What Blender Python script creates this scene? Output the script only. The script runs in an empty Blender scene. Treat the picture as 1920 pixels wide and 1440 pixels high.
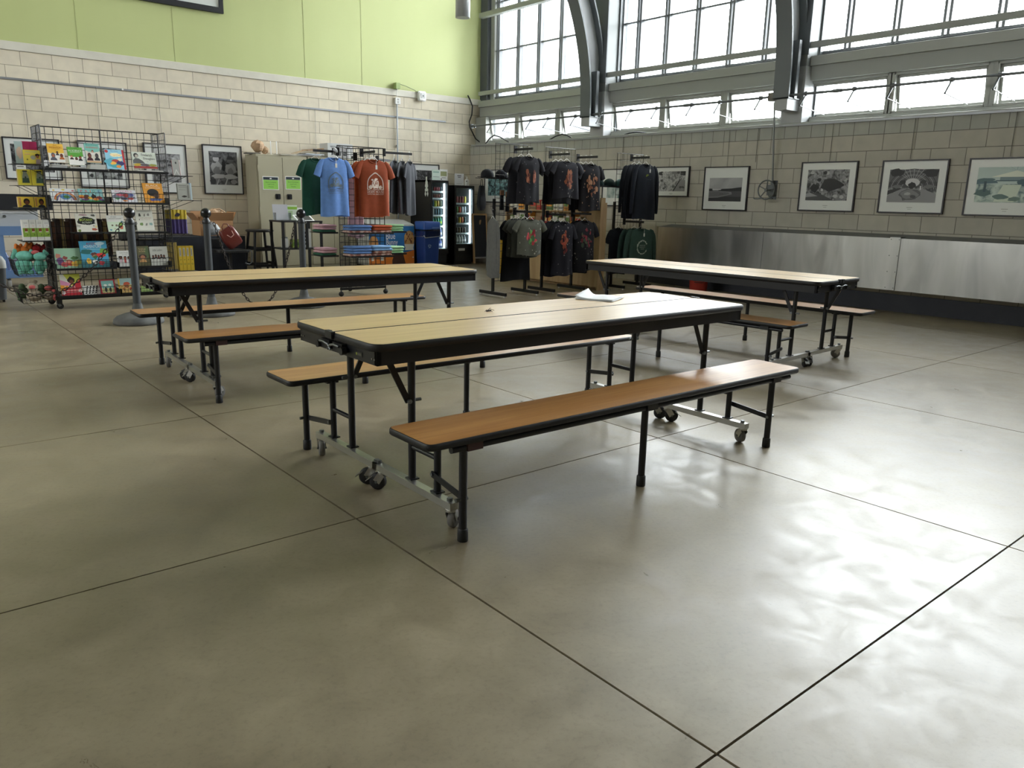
import bpy, bmesh, math, random
from mathutils import Vector, Matrix
S = bpy.context.scene
C = S.collection
R = random.Random(11)
PI = math.pi

# ---------------------------------------------------------------- camera, sky, exposure
YAW, PITCH, ROLL, CAMH, FPX = math.radians(49.98), math.radians(-13.24), math.radians(1.276), 1.285, 1451.8
fw = Vector((math.cos(PITCH)*math.cos(YAW), math.cos(PITCH)*math.sin(YAW), math.sin(PITCH)))
rt = Vector((math.sin(YAW), -math.cos(YAW), 0))
up = rt.cross(fw)
r2 = rt*math.cos(ROLL) + up*math.sin(ROLL)
u2 = -rt*math.sin(ROLL) + up*math.cos(ROLL)
cd = bpy.data.cameras.new('camera'); cam = bpy.data.objects.new('camera', cd); C.objects.link(cam)
cd.sensor_fit = 'HORIZONTAL'; cd.sensor_width = 36.0; cd.lens = FPX/1920*36.0; cd.clip_start = .05; cd.clip_end = 300
cam.matrix_world = Matrix(((r2.x, u2.x, -fw.x, 0), (r2.y, u2.y, -fw.y, 0), (r2.z, u2.z, -fw.z, CAMH), (0, 0, 0, 1)))
S.camera = cam
S.view_settings.view_transform = 'Standard'; S.view_settings.look = 'None'
S.view_settings.gamma = 1.0; S.view_settings.use_curve_mapping = False
S.view_settings.exposure = EXPOSURE = 2.4
w = bpy.data.worlds.new('overcast_sky'); S.world = w; w.use_nodes = True
nt = w.node_tree; bg = nt.nodes['Background']
tc = nt.nodes.new('ShaderNodeTexCoord'); sx = nt.nodes.new('ShaderNodeSeparateXYZ'); rp = nt.nodes.new('ShaderNodeValToRGB')
nt.links.new(tc.outputs['Generated'], sx.inputs[0]); nt.links.new(sx.outputs['Z'], rp.inputs[0]); nt.links.new(rp.outputs[0], bg.inputs['Color'])
rp.color_ramp.elements[0].position = 0.0; rp.color_ramp.elements[0].color = (.86, .88, .90, 1)
rp.color_ramp.elements[1].position = .7; rp.color_ramp.elements[1].color = (.97, .985, 1.0, 1)
bg.inputs['Strength'].default_value = SKY = 6.0
def portal(name, loc, rot, sx_, sy_):
    l = bpy.data.lights.new(name, 'AREA'); l.shape = 'RECTANGLE'; l.size = sx_; l.size_y = sy_; l.cycles.is_portal = True
    o = bpy.data.objects.new(name, l); C.objects.link(o); o.location = loc; o.rotation_euler = rot
for i, (ya, yb) in enumerate(((-.4, 2.4), (2.6, 6.2), (6.4, 10.0), (10.3, 13.6))):
    portal('window_portal', (11.2, (ya+yb)/2, 4.6), (0, PI/2, 0), 4.2, yb-ya)

for (ya, yb) in ((4.0, 8.9), (8.9, 13.8)):
    portal('window_portal', (-7.35, (ya+yb)/2, 4.75), (0, -PI/2, 0), .8, yb-ya)

# ---------------------------------------------------------------- materials
def lin(c):
    return tuple(((v/255)/12.92 if v/255 <= .04045 else ((v/255+.055)/1.055)**2.4) for v in c[:3]) + (1,)
MC = {}
def mat(c, rough=.6, metal=0.0, coat=0.0, spec=.5, emit=0.0, key=None):
    k = key or (tuple(c), rough, metal, coat, spec, emit)
    if k in MC: return MC[k]
    m = bpy.data.materials.new('mat_%d' % len(MC)); m.use_nodes = True
    b = m.node_tree.nodes['Principled BSDF']
    b.inputs['Base Color'].default_value = lin(c); b.inputs['Roughness'].default_value = rough
    b.inputs['Metallic'].default_value = metal; b.inputs['Specular IOR Level'].default_value = spec
    b.inputs['Coat Weight'].default_value = coat; b.inputs['Coat Roughness'].default_value = .12
    if emit: b.inputs['Emission Color'].default_value = lin(c); b.inputs['Emission Strength'].default_value = emit
    MC[k] = m
    return m
def N(m, t, **kw):
    n = m.node_tree.nodes.new('ShaderNode'+t)
    for k, v in kw.items():
        if k in n.inputs: n.inputs[k].default_value = v
        else: setattr(n, k, v)
    return n
def L(m, a, b): m.node_tree.links.new(a, b)
def noisemat(c1, c2, scale, rough=.6, stretch=(1, 1, 1), detail=4, bump=0.0, rough2=None, metal=0.0, coat=0, lo=.35, hi=.65, dist=0.0):
    m = bpy.data.materials.new('noise_%d' % len(bpy.data.materials)); m.use_nodes = True
    b = m.node_tree.nodes['Principled BSDF']; b.inputs['Metallic'].default_value = metal; b.inputs['Roughness'].default_value = rough
    b.inputs['Coat Weight'].default_value = coat
    t = N(m, 'TexCoord'); mp = N(m, 'Mapping'); mp.inputs['Scale'].default_value = stretch
    L(m, t.outputs['Object'], mp.inputs[0])
    n = N(m, 'TexNoise', Scale=scale, Detail=detail, Distortion=dist); L(m, mp.outputs[0], n.inputs['Vector'])
    r = N(m, 'ValToRGB'); e = r.color_ramp.elements
    e[0].position = lo; e[0].color = lin(c1); e[1].position = hi; e[1].color = lin(c2)
    L(m, n.outputs['Fac'], r.inputs[0]); L(m, r.outputs[0], b.inputs['Base Color'])
    if rough2 is not None:
        mr = N(m, 'MapRange'); mr.inputs['To Min'].default_value = rough; mr.inputs['To Max'].default_value = rough2
        L(m, n.outputs['Fac'], mr.inputs['Value']); L(m, mr.outputs[0], b.inputs['Roughness'])
    if bump:
        bp = N(m, 'Bump'); bp.inputs['Strength'].default_value = bump; bp.inputs['Distance'].default_value = .004
        L(m, n.outputs['Fac'], bp.inputs['Height']); L(m, bp.outputs[0], b.inputs['Normal'])
    return m
def glassmat(tint=(.96, .98, .98), gl=.08, name='clear_glass'):
    m = bpy.data.materials.new(name); m.use_nodes = True; nt = m.node_tree; nt.nodes.remove(nt.nodes['Principled BSDF'])
    o = nt.nodes['Material Output']; tr = N(m, 'BsdfTransparent'); tr.inputs[0].default_value = tint+(1,)
    g = N(m, 'BsdfGlossy'); g.inputs['Roughness'].default_value = .02
    f = N(m, 'Fresnel'); f.inputs[0].default_value = 1.45
    mx = N(m, 'MixShader'); mul = N(m, 'Math', operation='MULTIPLY'); mul.inputs[1].default_value = gl*10
    L(m, f.outputs[0], mul.inputs[0]); L(m, mul.outputs[0], mx.inputs[0]); L(m, tr.outputs[0], mx.inputs[1]); L(m, g.outputs[0], mx.inputs[2]); L(m, mx.outputs[0], o.inputs[0])
    return m

# ---------------------------------------------------------------- mesh building
class MB:
    def __init__(s): s.v = []; s.f = []; s.mi = []; s.ms = []; s.sm = []
    def add(s, vs, fs, m, smooth=False):
        if m not in s.ms: s.ms.append(m)
        k = s.ms.index(m); n = len(s.v)
        s.v += [tuple(v) for v in vs]
        for f in fs: s.f.append([i+n for i in f]); s.mi.append(k); s.sm.append(smooth)
        return s
    def bx(s, x0, x1, y0, y1, z0, z1, m, M=None):
        vs = [Vector((x, y, z)) for x in (x0, x1) for y in (y0, y1) for z in (z0, z1)]
        if M: vs = [M @ v for v in vs]
        return s.add(vs, [(0, 1, 3, 2), (4, 6, 7, 5), (0, 4, 5, 1), (2, 3, 7, 6), (0, 2, 6, 4), (1, 5, 7, 3)], m)
    def bar(s, p, q, a, b, m, upv=(0, 0, 1)):          # rectangular bar p->q, a across, b along upv
        p = Vector(p); q = Vector(q); d = (q-p).normalized(); u = Vector(upv)
        if abs(d.dot(u)) > .98: u = Vector((1, 0, 0))
        x = d.cross(u).normalized(); y = x.cross(d).normalized(); vs = []
        for c in (p, q):
            for i, j in ((-1, -1), (1, -1), (1, 1), (-1, 1)): vs.append(c + x*(i*a/2) + y*(j*b/2))
        return s.add(vs, [(0, 1, 2, 3), (7, 6, 5, 4), (0, 4, 5, 1), (1, 5, 6, 2), (2, 6, 7, 3), (3, 7, 4, 0)], m)
    def rings(s, rings, m, smooth=True, caps=True, closed=False):
        n = len(rings[0]); vs = [p for r in rings for p in r]; fs = []
        k = len(rings)
        for i in range(k if closed else k-1):
            a = i*n; b = ((i+1) % k)*n
            for j in range(n): fs.append((a+j, a+(j+1) % n, b+(j+1) % n, b+j))
        s.add(vs, fs, m, smooth)
        if caps and not closed:
            s.add(rings[0], [tuple(reversed(range(n)))], m); s.add(rings[-1], [tuple(range(n))], m)
        return s
    def cyl(s, p, q, r, m, n=12, r2=None, caps=True):
        p = Vector(p); q = Vector(q); d = (q-p).normalized(); u = Vector((0, 0, 1)) if abs(d.z) < .95 else Vector((1, 0, 0))
        x = d.cross(u).normalized(); y = d.cross(x); r2 = r if r2 is None else r2; rg = []
        for c, rr in ((p, r), (q, r2)):
            rg.append([c + (x*math.cos(t)+y*math.sin(t))*rr for t in [2*PI*k/n for k in range(n)]])
        return s.rings(rg, m, n > 4, caps)
    def tube(s, pts, r, m, n=8, closed=False):
        P = [Vector(p) for p in pts]; k = len(P); rg = []; x = None
        for i in range(k):
            a = P[i-1] if (i > 0 or closed) else P[i]; b = P[(i+1) % k] if (i < k-1 or closed) else P[i]
            d = (b-a).normalized()
            if x is None:
                u = Vector((0, 0, 1)) if abs(d.z) < .9 else Vector((1, 0, 0)); x = d.cross(u).normalized()
            x = (x - d*x.dot(d)).normalized(); y = d.cross(x)
            rr = r[i] if isinstance(r, (list, tuple)) else r
            rg.append([P[i] + (x*math.cos(2*PI*j/n)+y*math.sin(2*PI*j/n))*rr for j in range(n)])
        return s.rings(rg, m, n > 4, True, closed)
    def lathe(s, prof, c, m, n=24, axis='z'):
        rg = []
        for r, h in prof:
            ring = []
            for k in range(n):
                a = 2*PI*k/n; v = (r*math.cos(a), r*math.sin(a), h)
                if axis == 'x': v = (h, r*math.cos(a), r*math.sin(a))
                if axis == 'y': v = (r*math.sin(a), h, r*math.cos(a))
                ring.append((v[0]+c[0], v[1]+c[1], v[2]+c[2]))
            rg.append(ring)
        return s.rings(rg, m)
    def ball(s, c, r, m, n=14, k=9, sc=(1, 1, 1), M=None):
        rg = []
        for i in range(k+1):
            t = PI*(i+.02)/(k+.04); ring = []
            for j in range(n):
                v = Vector((r*sc[0]*math.sin(t)*math.cos(2*PI*j/n), r*sc[1]*math.sin(t)*math.sin(2*PI*j/n), -r*sc[2]*math.cos(t)))
                if M: v = M @ v
                ring.append(v+Vector(c))
            rg.append(ring)
        return s.rings(rg, m)
    def poly(s, pts, o, ux, uy, m, d=.0006):           # flat 2-D polygon lifted d along the normal
        o = Vector(o); ux = Vector(ux); uy = Vector(uy); nn = ux.cross(uy).normalized()
        a = [o + ux*p[0] + uy*p[1] + nn*d for p in pts]
        return s.add(a, [tuple(range(len(a)))], m)
    def prism(s, pts, o, ux, uy, m, d):                # polygon extruded d along the normal
        o = Vector(o); ux = Vector(ux); uy = Vector(uy); nn = ux.cross(uy).normalized(); n = len(pts)
        a = [o+ux*p[0]+uy*p[1] for p in pts]; b = [q+nn*d for q in a]
        fs = [tuple(reversed(range(n))), tuple(range(n, 2*n))] + [(i, (i+1) % n, n+(i+1) % n, n+i) for i in range(n)]
        return s.add(a+b, fs, m)
    def text(s, t, o, ux, uy, width, m, d=.0008, h=None, fn=None):   # text centred on o, fitted to width
        vs, fs, w_, h_ = textgeo(t)
        k = width/w_; kv = k if h is None else h/h_
        o = Vector(o); ux = Vector(ux); uy = Vector(uy); nn = ux.cross(uy).normalized()
        out = [o + ux*(v[0]*k) + uy*(v[1]*kv) + nn*d for v in vs]
        if fn: out = [fn(p) for p in out]
        return s.add(out, fs, m)
    def build(s, name, parent=None, bevel=0.0, loc=None, rot=None, bseg=2):
        me = bpy.data.meshes.new(name); me.from_pydata([tuple(v) for v in s.v], [], s.f)
        for m in s.ms: me.materials.append(m)
        me.polygons.foreach_set('material_index', s.mi); me.polygons.foreach_set('use_smooth', s.sm)
        me.update()
        bm = bmesh.new(); bm.from_mesh(me); bmesh.ops.recalc_face_normals(bm, faces=[f for f in bm.faces if len(f.verts) > 0]) if s.closedish() else None
        bm.to_mesh(me); bm.free()
        o = bpy.data.objects.new(name, me); C.objects.link(o)
        if parent: o.parent = parent
        if loc: o.location = loc
        if rot: o.rotation_euler = rot
        if bevel:
            b = o.modifiers.new('bevel', 'BEVEL'); b.width = bevel; b.segments = bseg; b.limit_method = 'ANGLE'; b.angle_limit = .7
        return o
    def closedish(s): return True
TG = {}
def textgeo(t):
    if t in TG: return TG[t]
    cu = bpy.data.curves.new('lettering', 'FONT'); cu.body = t; cu.size = 1; cu.align_x = 'CENTER'; cu.align_y = 'CENTER'; cu.resolution_u = 3; cu.space_line = .85
    o = bpy.data.objects.new('lettering', cu); C.objects.link(o)
    dg = bpy.context.evaluated_depsgraph_get(); me = o.evaluated_get(dg).to_mesh()
    vs = [(v.co.x, v.co.y) for v in me.vertices]; fs = [tuple(p.vertices) for p in me.polygons]
    xs = [v[0] for v in vs]; ys = [v[1] for v in vs]; cx = (min(xs)+max(xs))/2; cy = (min(ys)+max(ys))/2
    g = ([(v[0]-cx, v[1]-cy) for v in vs], fs, max(xs)-min(xs), max(ys)-min(ys))
    o.evaluated_get(dg).to_mesh_clear(); bpy.data.objects.remove(o); bpy.data.curves.remove(cu)
    TG[t] = g
    return g
def ell(cx, cy, rx, ry, n=20, a0=0, a1=2*PI):
    return [(cx+rx*math.cos(a0+(a1-a0)*i/(n if a1-a0 > 6.2 else n-1)), cy+ry*math.sin(a0+(a1-a0)*i/(n if a1-a0 > 6.2 else n-1))) for i in range(n)]
def rrect(x0, x1, y0, y1, r, n=5):                      # r = radii (bl, br, tr, tl)
    if not isinstance(r, (list, tuple)): r = (r,)*4
    out = []
    for (cx, cy, a, rr) in ((x0+r[0], y0+r[0], PI, r[0]), (x1-r[1], y0+r[1], 1.5*PI, r[1]), (x1-r[2], y1-r[2], 0, r[2]), (x0+r[3], y1-r[3], .5*PI, r[3])):
        for i in range(n+1): out.append((cx+rr*math.cos(a+i*PI/2/n), cy+rr*math.sin(a+i*PI/2/n)))
    return out
def blob(cx, cy, rx, ry, rng, n=14, j=.25):
    return [(cx+rx*(1+rng.uniform(-j, j))*math.cos(2*PI*i/n), cy+ry*(1+rng.uniform(-j, j))*math.sin(2*PI*i/n)) for i in range(n)]

# ---------------------------------------------------------------- scene objects
def tag(o, label, cat, group=None, kind=None):
    o['label'] = label; o['category'] = cat
    if group: o['group'] = group
    if kind: o['kind'] = kind
    return o
def thing(name, label, cat, loc=(0, 0, 0), rz=0.0, group=None):
    o = bpy.data.objects.new(name, None); C.objects.link(o); o.empty_display_size = .1
    o.location = loc; o.rotation_euler = (0, 0, rz)
    return tag(o, label, cat, group)
def struct(mb, name, **k):
    o = mb.build(name, **k); o['kind'] = 'structure'
    return o
def ptag(o, label): o['label'] = label; return o
def dup(root, loc, rz, label, group=None):
    def cp(o, par):
        c = o.copy(); C.objects.link(c)
        if par: c.parent = par
        for ch in [x for x in bpy.data.objects if x.parent == o]: cp(ch, c)
        return c
    r = cp(root, None); r.location = loc; r.rotation_euler = (0, 0, rz); r['label'] = label
    if group: r['group'] = group
    return r
BLACK = mat((20, 21, 24), .45); BLACKG = mat((14, 15, 17), .25); WHITE = mat((232, 232, 230), .6); CHROME = mat((190, 190, 188), .28, 1.0)
STEEL = mat((120, 124, 126), .42, .9); DGREY = mat((66, 70, 74), .5); PAPER = mat((226, 226, 222), .8)
GLASS = glassmat(); LIDGLASS = glassmat((.9, .95, .95), .06, 'door_glass')
# ================================================================ the room
# floor: concrete slabs with sawn joints
def concrete():
    m = bpy.data.materials.new('polished_concrete'); m.use_nodes = True; b = m.node_tree.nodes['Principled BSDF']
    t = N(m, 'TexCoord')
    n1 = N(m, 'TexNoise', Scale=.7, Detail=6, Roughness=.6); n2 = N(m, 'TexNoise', Scale=5.5, Detail=8, Roughness=.65, Distortion=.6); n3 = N(m, 'TexNoise', Scale=55, Detail=4, Roughness=.7)
    mp = N(m, 'Mapping'); mp.inputs['Scale'].default_value = (1, 1, 1); mp.inputs['Rotation'].default_value = (0, 0, .5)
    L(m, t.outputs['Object'], mp.inputs[0])
    for n in (n1, n2, n3): L(m, mp.outputs[0], n.inputs['Vector'])
    r1 = N(m, 'ValToRGB'); e = r1.color_ramp.elements
    e[0].position = .3; e[0].color = lin((118, 107, 86)); e[1].position = .7; e[1].color = lin((152, 141, 118))
    L(m, n1.outputs['Fac'], r1.inputs[0])
    r2_ = N(m, 'ValToRGB'); e = r2_.color_ramp.elements
    e[0].position = .3; e[0].color = (.80, .79, .77, 1); e[1].position = .68; e[1].color = (1.08, 1.08, 1.07, 1)
    L(m, n2.outputs['Fac'], r2_.inputs[0])
    r3 = N(m, 'ValToRGB'); e = r3.color_ramp.elements
    e[0].position = .28; e[0].color = (.84, .83, .82, 1); e[1].position = .5; e[1].color = (1, 1, 1, 1)
    L(m, n3.outputs['Fac'], r3.inputs[0])
    mx = N(m, 'Mix', data_type='RGBA', blend_type='MULTIPLY'); mx.inputs[0].default_value = 1
    L(m, r1.outputs[0], mx.inputs[6]); L(m, r2_.outputs[0], mx.inputs[7])
    mx2 = N(m, 'Mix', data_type='RGBA', blend_type='MULTIPLY'); mx2.inputs[0].default_value = 1
    L(m, mx.outputs[2], mx2.inputs[6]); L(m, r3.outputs[0], mx2.inputs[7]); L(m, mx2.outputs[2], b.inputs['Base Color'])
    mr = N(m, 'MapRange'); mr.inputs['From Min'].default_value = .3; mr.inputs['From Max'].default_value = .7; mr.inputs['To Min'].default_value = .27; mr.inputs['To Max'].default_value = .46
    L(m, n2.outputs['Fac'], mr.inputs['Value']); L(m, mr.outputs[0], b.inputs['Roughness'])
    b.inputs['Specular IOR Level'].default_value = .5
    bp = N(m, 'Bump'); bp.inputs['Strength'].default_value = .12; bp.inputs['Distance'].default_value = .003
    L(m, n2.outputs['Fac'], bp.inputs['Height']); L(m, bp.outputs[0], b.inputs['Normal'])
    return m
CONC = concrete(); JOINT = mat((34, 30, 24), .9)
X0, X1, Y0, Y1, ZC = -7.0, 10.30, -5.5, 13.82, 7.2
gx = [X0, -4.30, -2.39, -.48, 1.432, 3.343, 5.245, 7.199, 9.12, X1+.02]; gy = [Y0, -4.76, -2.87, -.98, .907, 2.685, 4.585, 6.522, 8.44, 10.36, 12.28, Y1+.02]
fm = MB()
fm.bx(X0-.1, X1+.6, Y0-.1, Y1+.3, -.08, -.012, JOINT)
def hw(i, n, k): return 0 if i in (0, n-1) else k
for i in range(len(gx)-1):
    for j in range(len(gy)-1):
        kx = .0042; ky = .0036
        fm.bx(gx[i]+hw(i, len(gx), kx), gx[i+1]-hw(i+1, len(gx), kx), gy[j]+hw(j, len(gy), ky), gy[j+1]-hw(j+1, len(gy), ky), -.05, 0, CONC)
struct(fm, 'floor')

def blockwork(axis, off, base, base2, mortar, half=False, row0=0.0, bw=.4064):
    m = bpy.data.materials.new('concrete_block'); m.use_nodes = True; b = m.node_tree.nodes['Principled BSDF']; b.inputs['Roughness'].default_value = .75
    t = N(m, 'TexCoord'); sp = N(m, 'SeparateXYZ'); L(m, t.outputs['Object'], sp.inputs[0])
    ad = N(m, 'Math', operation='SUBTRACT'); ad.inputs[1].default_value = off
    L(m, sp.outputs['X' if axis == 'x' else 'Y'], ad.inputs[0])
    az = N(m, 'Math', operation='SUBTRACT'); az.inputs[1].default_value = row0; L(m, sp.outputs['Z'], az.inputs[0])
    cb = N(m, 'CombineXYZ'); L(m, ad.outputs[0], cb.inputs[0]); L(m, az.outputs[0], cb.inputs[1])
    br = N(m, 'TexBrick'); br.offset = 0.0 if half else .5; br.inputs['Scale'].default_value = 1
    br.inputs['Brick Width'].default_value = bw; br.inputs['Row Height'].default_value = .2032; br.inputs['Mortar Size'].default_value = .0045
    br.inputs['Mortar Smooth'].default_value = .2; br.inputs['Bias'].default_value = 0
    br.inputs['Color1'].default_value = lin(base); br.inputs['Color2'].default_value = lin(base2); br.inputs['Mortar'].default_value = lin(mortar)
    L(m, cb.outputs[0], br.inputs['Vector'])
    n = N(m, 'TexNoise', Scale=6, Detail=5); L(m, t.outputs['Object'], n.inputs['Vector'])
    r = N(m, 'ValToRGB'); e = r.color_ramp.elements; e[0].position = .3; e[0].color = (.92, .92, .92, 1); e[1].position = .7; e[1].color = (1.04, 1.04, 1.03, 1)
    L(m, n.outputs['Fac'], r.inputs[0]); mx = N(m, 'Mix', data_type='RGBA', blend_type='MULTIPLY'); mx.inputs[0].default_value = 1
    L(m, br.outputs['Color'], mx.inputs[6]); L(m, r.outputs[0], mx.inputs[7]); L(m, mx.outputs[2], b.inputs['Base Color'])
    bp = N(m, 'Bump'); bp.invert = True; bp.inputs['Strength'].default_value = .5; bp.inputs['Distance'].default_value = .006
    L(m, br.outputs['Fac'], bp.inputs['Height']); L(m, bp.outputs[0], b.inputs['Normal'])
    return m
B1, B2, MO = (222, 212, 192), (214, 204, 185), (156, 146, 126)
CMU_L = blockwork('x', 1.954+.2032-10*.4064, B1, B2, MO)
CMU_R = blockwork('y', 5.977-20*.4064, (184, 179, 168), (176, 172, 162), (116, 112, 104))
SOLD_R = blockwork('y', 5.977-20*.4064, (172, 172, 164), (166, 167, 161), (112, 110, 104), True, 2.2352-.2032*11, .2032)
COPE = noisemat((208, 204, 192), (216, 212, 200), 5, .8)
GREEN = noisemat((186, 194, 134), (190, 198, 138), .6, .55, (2, 1, .3), lo=.3, hi=.7)
GREY = mat((150, 153, 148), .45); GREYL = mat((158, 161, 155), .4)
mb = MB().bx(X0, X1+.5, Y1, Y1+.3, 0, 3.252, CMU_L); struct(mb, 'wall_left')
mb = MB().bx(X0, X1+.25, Y1-.02, Y1+.3, 3.252, 3.372, COPE); struct(mb, 'trim_1', bevel=.006)
mb = MB().bx(X0, X1+.28, Y1+.01, Y1+.3, 3.372, ZC, GREEN)
for x in (2.95, 6.6, 7.75, 4.35): mb.bx(x-.012, x+.012, Y1+.006, Y1+.02, 3.372, ZC, GREEN)
struct(mb, 'wall_left_upper')
# right wall below the windows, with its ledge
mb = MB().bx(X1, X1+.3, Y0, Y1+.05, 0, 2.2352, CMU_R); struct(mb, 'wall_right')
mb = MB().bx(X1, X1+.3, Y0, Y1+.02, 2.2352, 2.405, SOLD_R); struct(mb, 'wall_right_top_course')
mb = MB().bx(X1-.012, X1+.40, Y0, Y1-.04, 2.405, 2.445, GREYL).bx(X1+.22, X1+.42, Y0, Y1-.04, 2.445, 2.505, GREYL); struct(mb, 'trim_2', bevel=.004)
mb = MB().bx(X1-.02, X1+.02, Y0, 9.0, 0, .222, noisemat((38, 41, 50), (46, 48, 56), 3, .6)); struct(mb, 'baseboard_right')
# header band between the two rows of windows
mb = MB().bx(X1+.16, X1+.42, Y0, 13.72, 3.012, 3.20, GREY).bx(X1+.12, X1+.44, Y0, 13.72, 3.20, 3.325, GREYL).bx(X1+.38, X1+.46, Y0, 13.72, 3.325, 3.385, mat((58, 62, 66), .5))
struct(mb, 'trim_3', bevel=.004)
# other walls and roof, outside the frame
PLAIN = mat((176, 172, 158), .8)
struct(MB().bx(X0-.3, X0, Y0, Y1+.3, 0, 4.4, PLAIN).bx(X0-.3, X0, Y0, Y1+.3, 5.1, ZC, PLAIN).bx(X0-.3, X0, Y0, 4.0, 4.4, 5.1, PLAIN), 'wall_far_side')
fw_ = MB()
for i in range(9): fw_.bx(X0-.2, X0-.1, 4.0+i*1.2, 4.0+i*1.2+.12, 4.4, 5.1, GREY)
for z in (4.43, 5.07): fw_.bx(X0-.2, X0-.1, 4.0, Y1+.3, z-.03, z+.03, GREY)
struct(fw_, 'window_30')  # unseen window band, its height and length chosen for weak fill light
struct(MB().bx(X0-.3, X1+.6, Y0-.3, Y0, 0, ZC, PLAIN), 'wall_behind')
struct(MB().bx(X0-.3, X1+.7, Y0-.3, Y1+.3, ZC, ZC+.2, mat((190, 192, 186), .8)), 'ceiling')
struct(MB().bx(X1+.3, X1+.62, Y0, Y1, 6.7, ZC, GREY).bx(X1+.3, X1+.62, Y0, -.4, 2.405, 6.7, PLAIN).bx(X1+.25, X1+.55, -.4, .1, 2.5, 3.02, PLAIN), 'wall_right_upper')

# strip windows: a fixed frame, a tilted awning sash and its pane
FR = mat((150, 152, 146), .4)
strips = [(13.54, 12.62), (12.53, 11.42), (11.32, 10.42), (9.98, 8.87), (8.79, 7.67), (7.58, 6.50), (6.23, 5.10), (5.03, 3.91), (3.83, 2.72), (2.45, 1.3), (1.22, .1)]
wn = 0
for (ya, yb) in strips:
    wn += 1
    t = bpy.data.objects.new('window_%d' % wn, None); C.objects.link(t); t['kind'] = 'structure'
    yc = (ya+yb)/2; h = (ya-yb)/2; xw = X1+.27; t.location = (xw, yc, 2.505)
    f = MB()
    f.bx(-.04, .06, h-.02, h+.045, 0, .51, FR).bx(-.04, .06, -h-.045, -h+.02, 0, .51, FR).bx(-.04, .06, -h, h, .475, .51, FR).bx(-.04, .06, -h, h, 0, .03, FR)
    f.build('window_frame', t, bevel=.003)
    tilt = Matrix.Rotation(math.radians(-11), 4, 'Y'); T = Matrix.Translation((.02, 0, .475)) @ tilt
    sa = MB()
    for a in ((-.018, .018, h-.055, h-.02, -.45, 0), (-.018, .018, -h+.02, -h+.055, -.45, 0), (-.018, .018, -h+.02, h-.02, -.035, 0), (-.018, .018, -h+.02, h-.02, -.45, -.405)): sa.bx(*a, FR, M=T)
    sa.build('sash', t)
    MB().bx(-.003, .003, -h+.05, h-.05, -.41, -.03, GLASS, M=T).build('pane', t)
# big windows above: mullions, transoms and glass, one window per bay
bays = [(13.60, 10.30, [13.39, 12.74, 12.12, 11.49, 10.86]), (9.97, 6.50, [9.56, 8.955, 8.33, 7.70, 7.07]), (6.20, 2.70, [5.79, 5.15, 4.53, 3.92, 3.3]), (2.40, -.4, [1.99, 1.35, .72, .1])]
MUL = mat((104, 108, 112), .4)
for (ya, yb, ms) in bays:
    wn += 1
    t = bpy.data.objects.new('window_%d' % wn, None); C.objects.link(t); t['kind'] = 'structure'; t.location = (X1+.40, (ya+yb)/2, 3.385); yc = (ya+yb)/2
    f = MB(); H = 3.3
    f.bx(-.03, .05, yb-yc, ya-yc, 0, .03, MUL).bx(-.03, .05, yb-yc, ya-yc, H, H+.05, MUL)
    f.bx(-.03, .05, ya-yc-.05, ya-yc, 0, H, MUL).bx(-.03, .05, yb-yc, yb-yc+.05, 0, H, MUL)
    for y in ms:
        f.bx(-.04, .05, y-yc-.050, y-yc-.016, 0, H, MUL); f.bx(-.04, .05, y-yc+.016, y-yc+.050, 0, H, MUL)
    for z in (.925, 1.85, 2.78): f.bx(-.02, .04, yb-yc, ya-yc, z-.014, z+.014, MUL)
    f.build('window_frame', t)
    MB().bx(.008, .014, yb-yc, ya-yc, .02, H, GLASS).build('pane', t)
    r = MB(); r.bx(-.36, -.30, yb-yc-.02, ya-yc+.02, .035, .110, GREY).bx(-.36, -.25, yb-yc-.02, ya-yc+.02, 1.53, 1.62, GREY); r.build('guard_rail', t, bevel=.003)
    cm = MB()
    for y in (ms[1]-.45,): cm.cyl((-.2, y-yc, .08), (-.2, y-yc, 2.4), .004, DGREY, 5).ball((-.2, y-yc, .07), .014, DGREY, 8, 5)
    cm.build('pull_cord', t)
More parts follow.
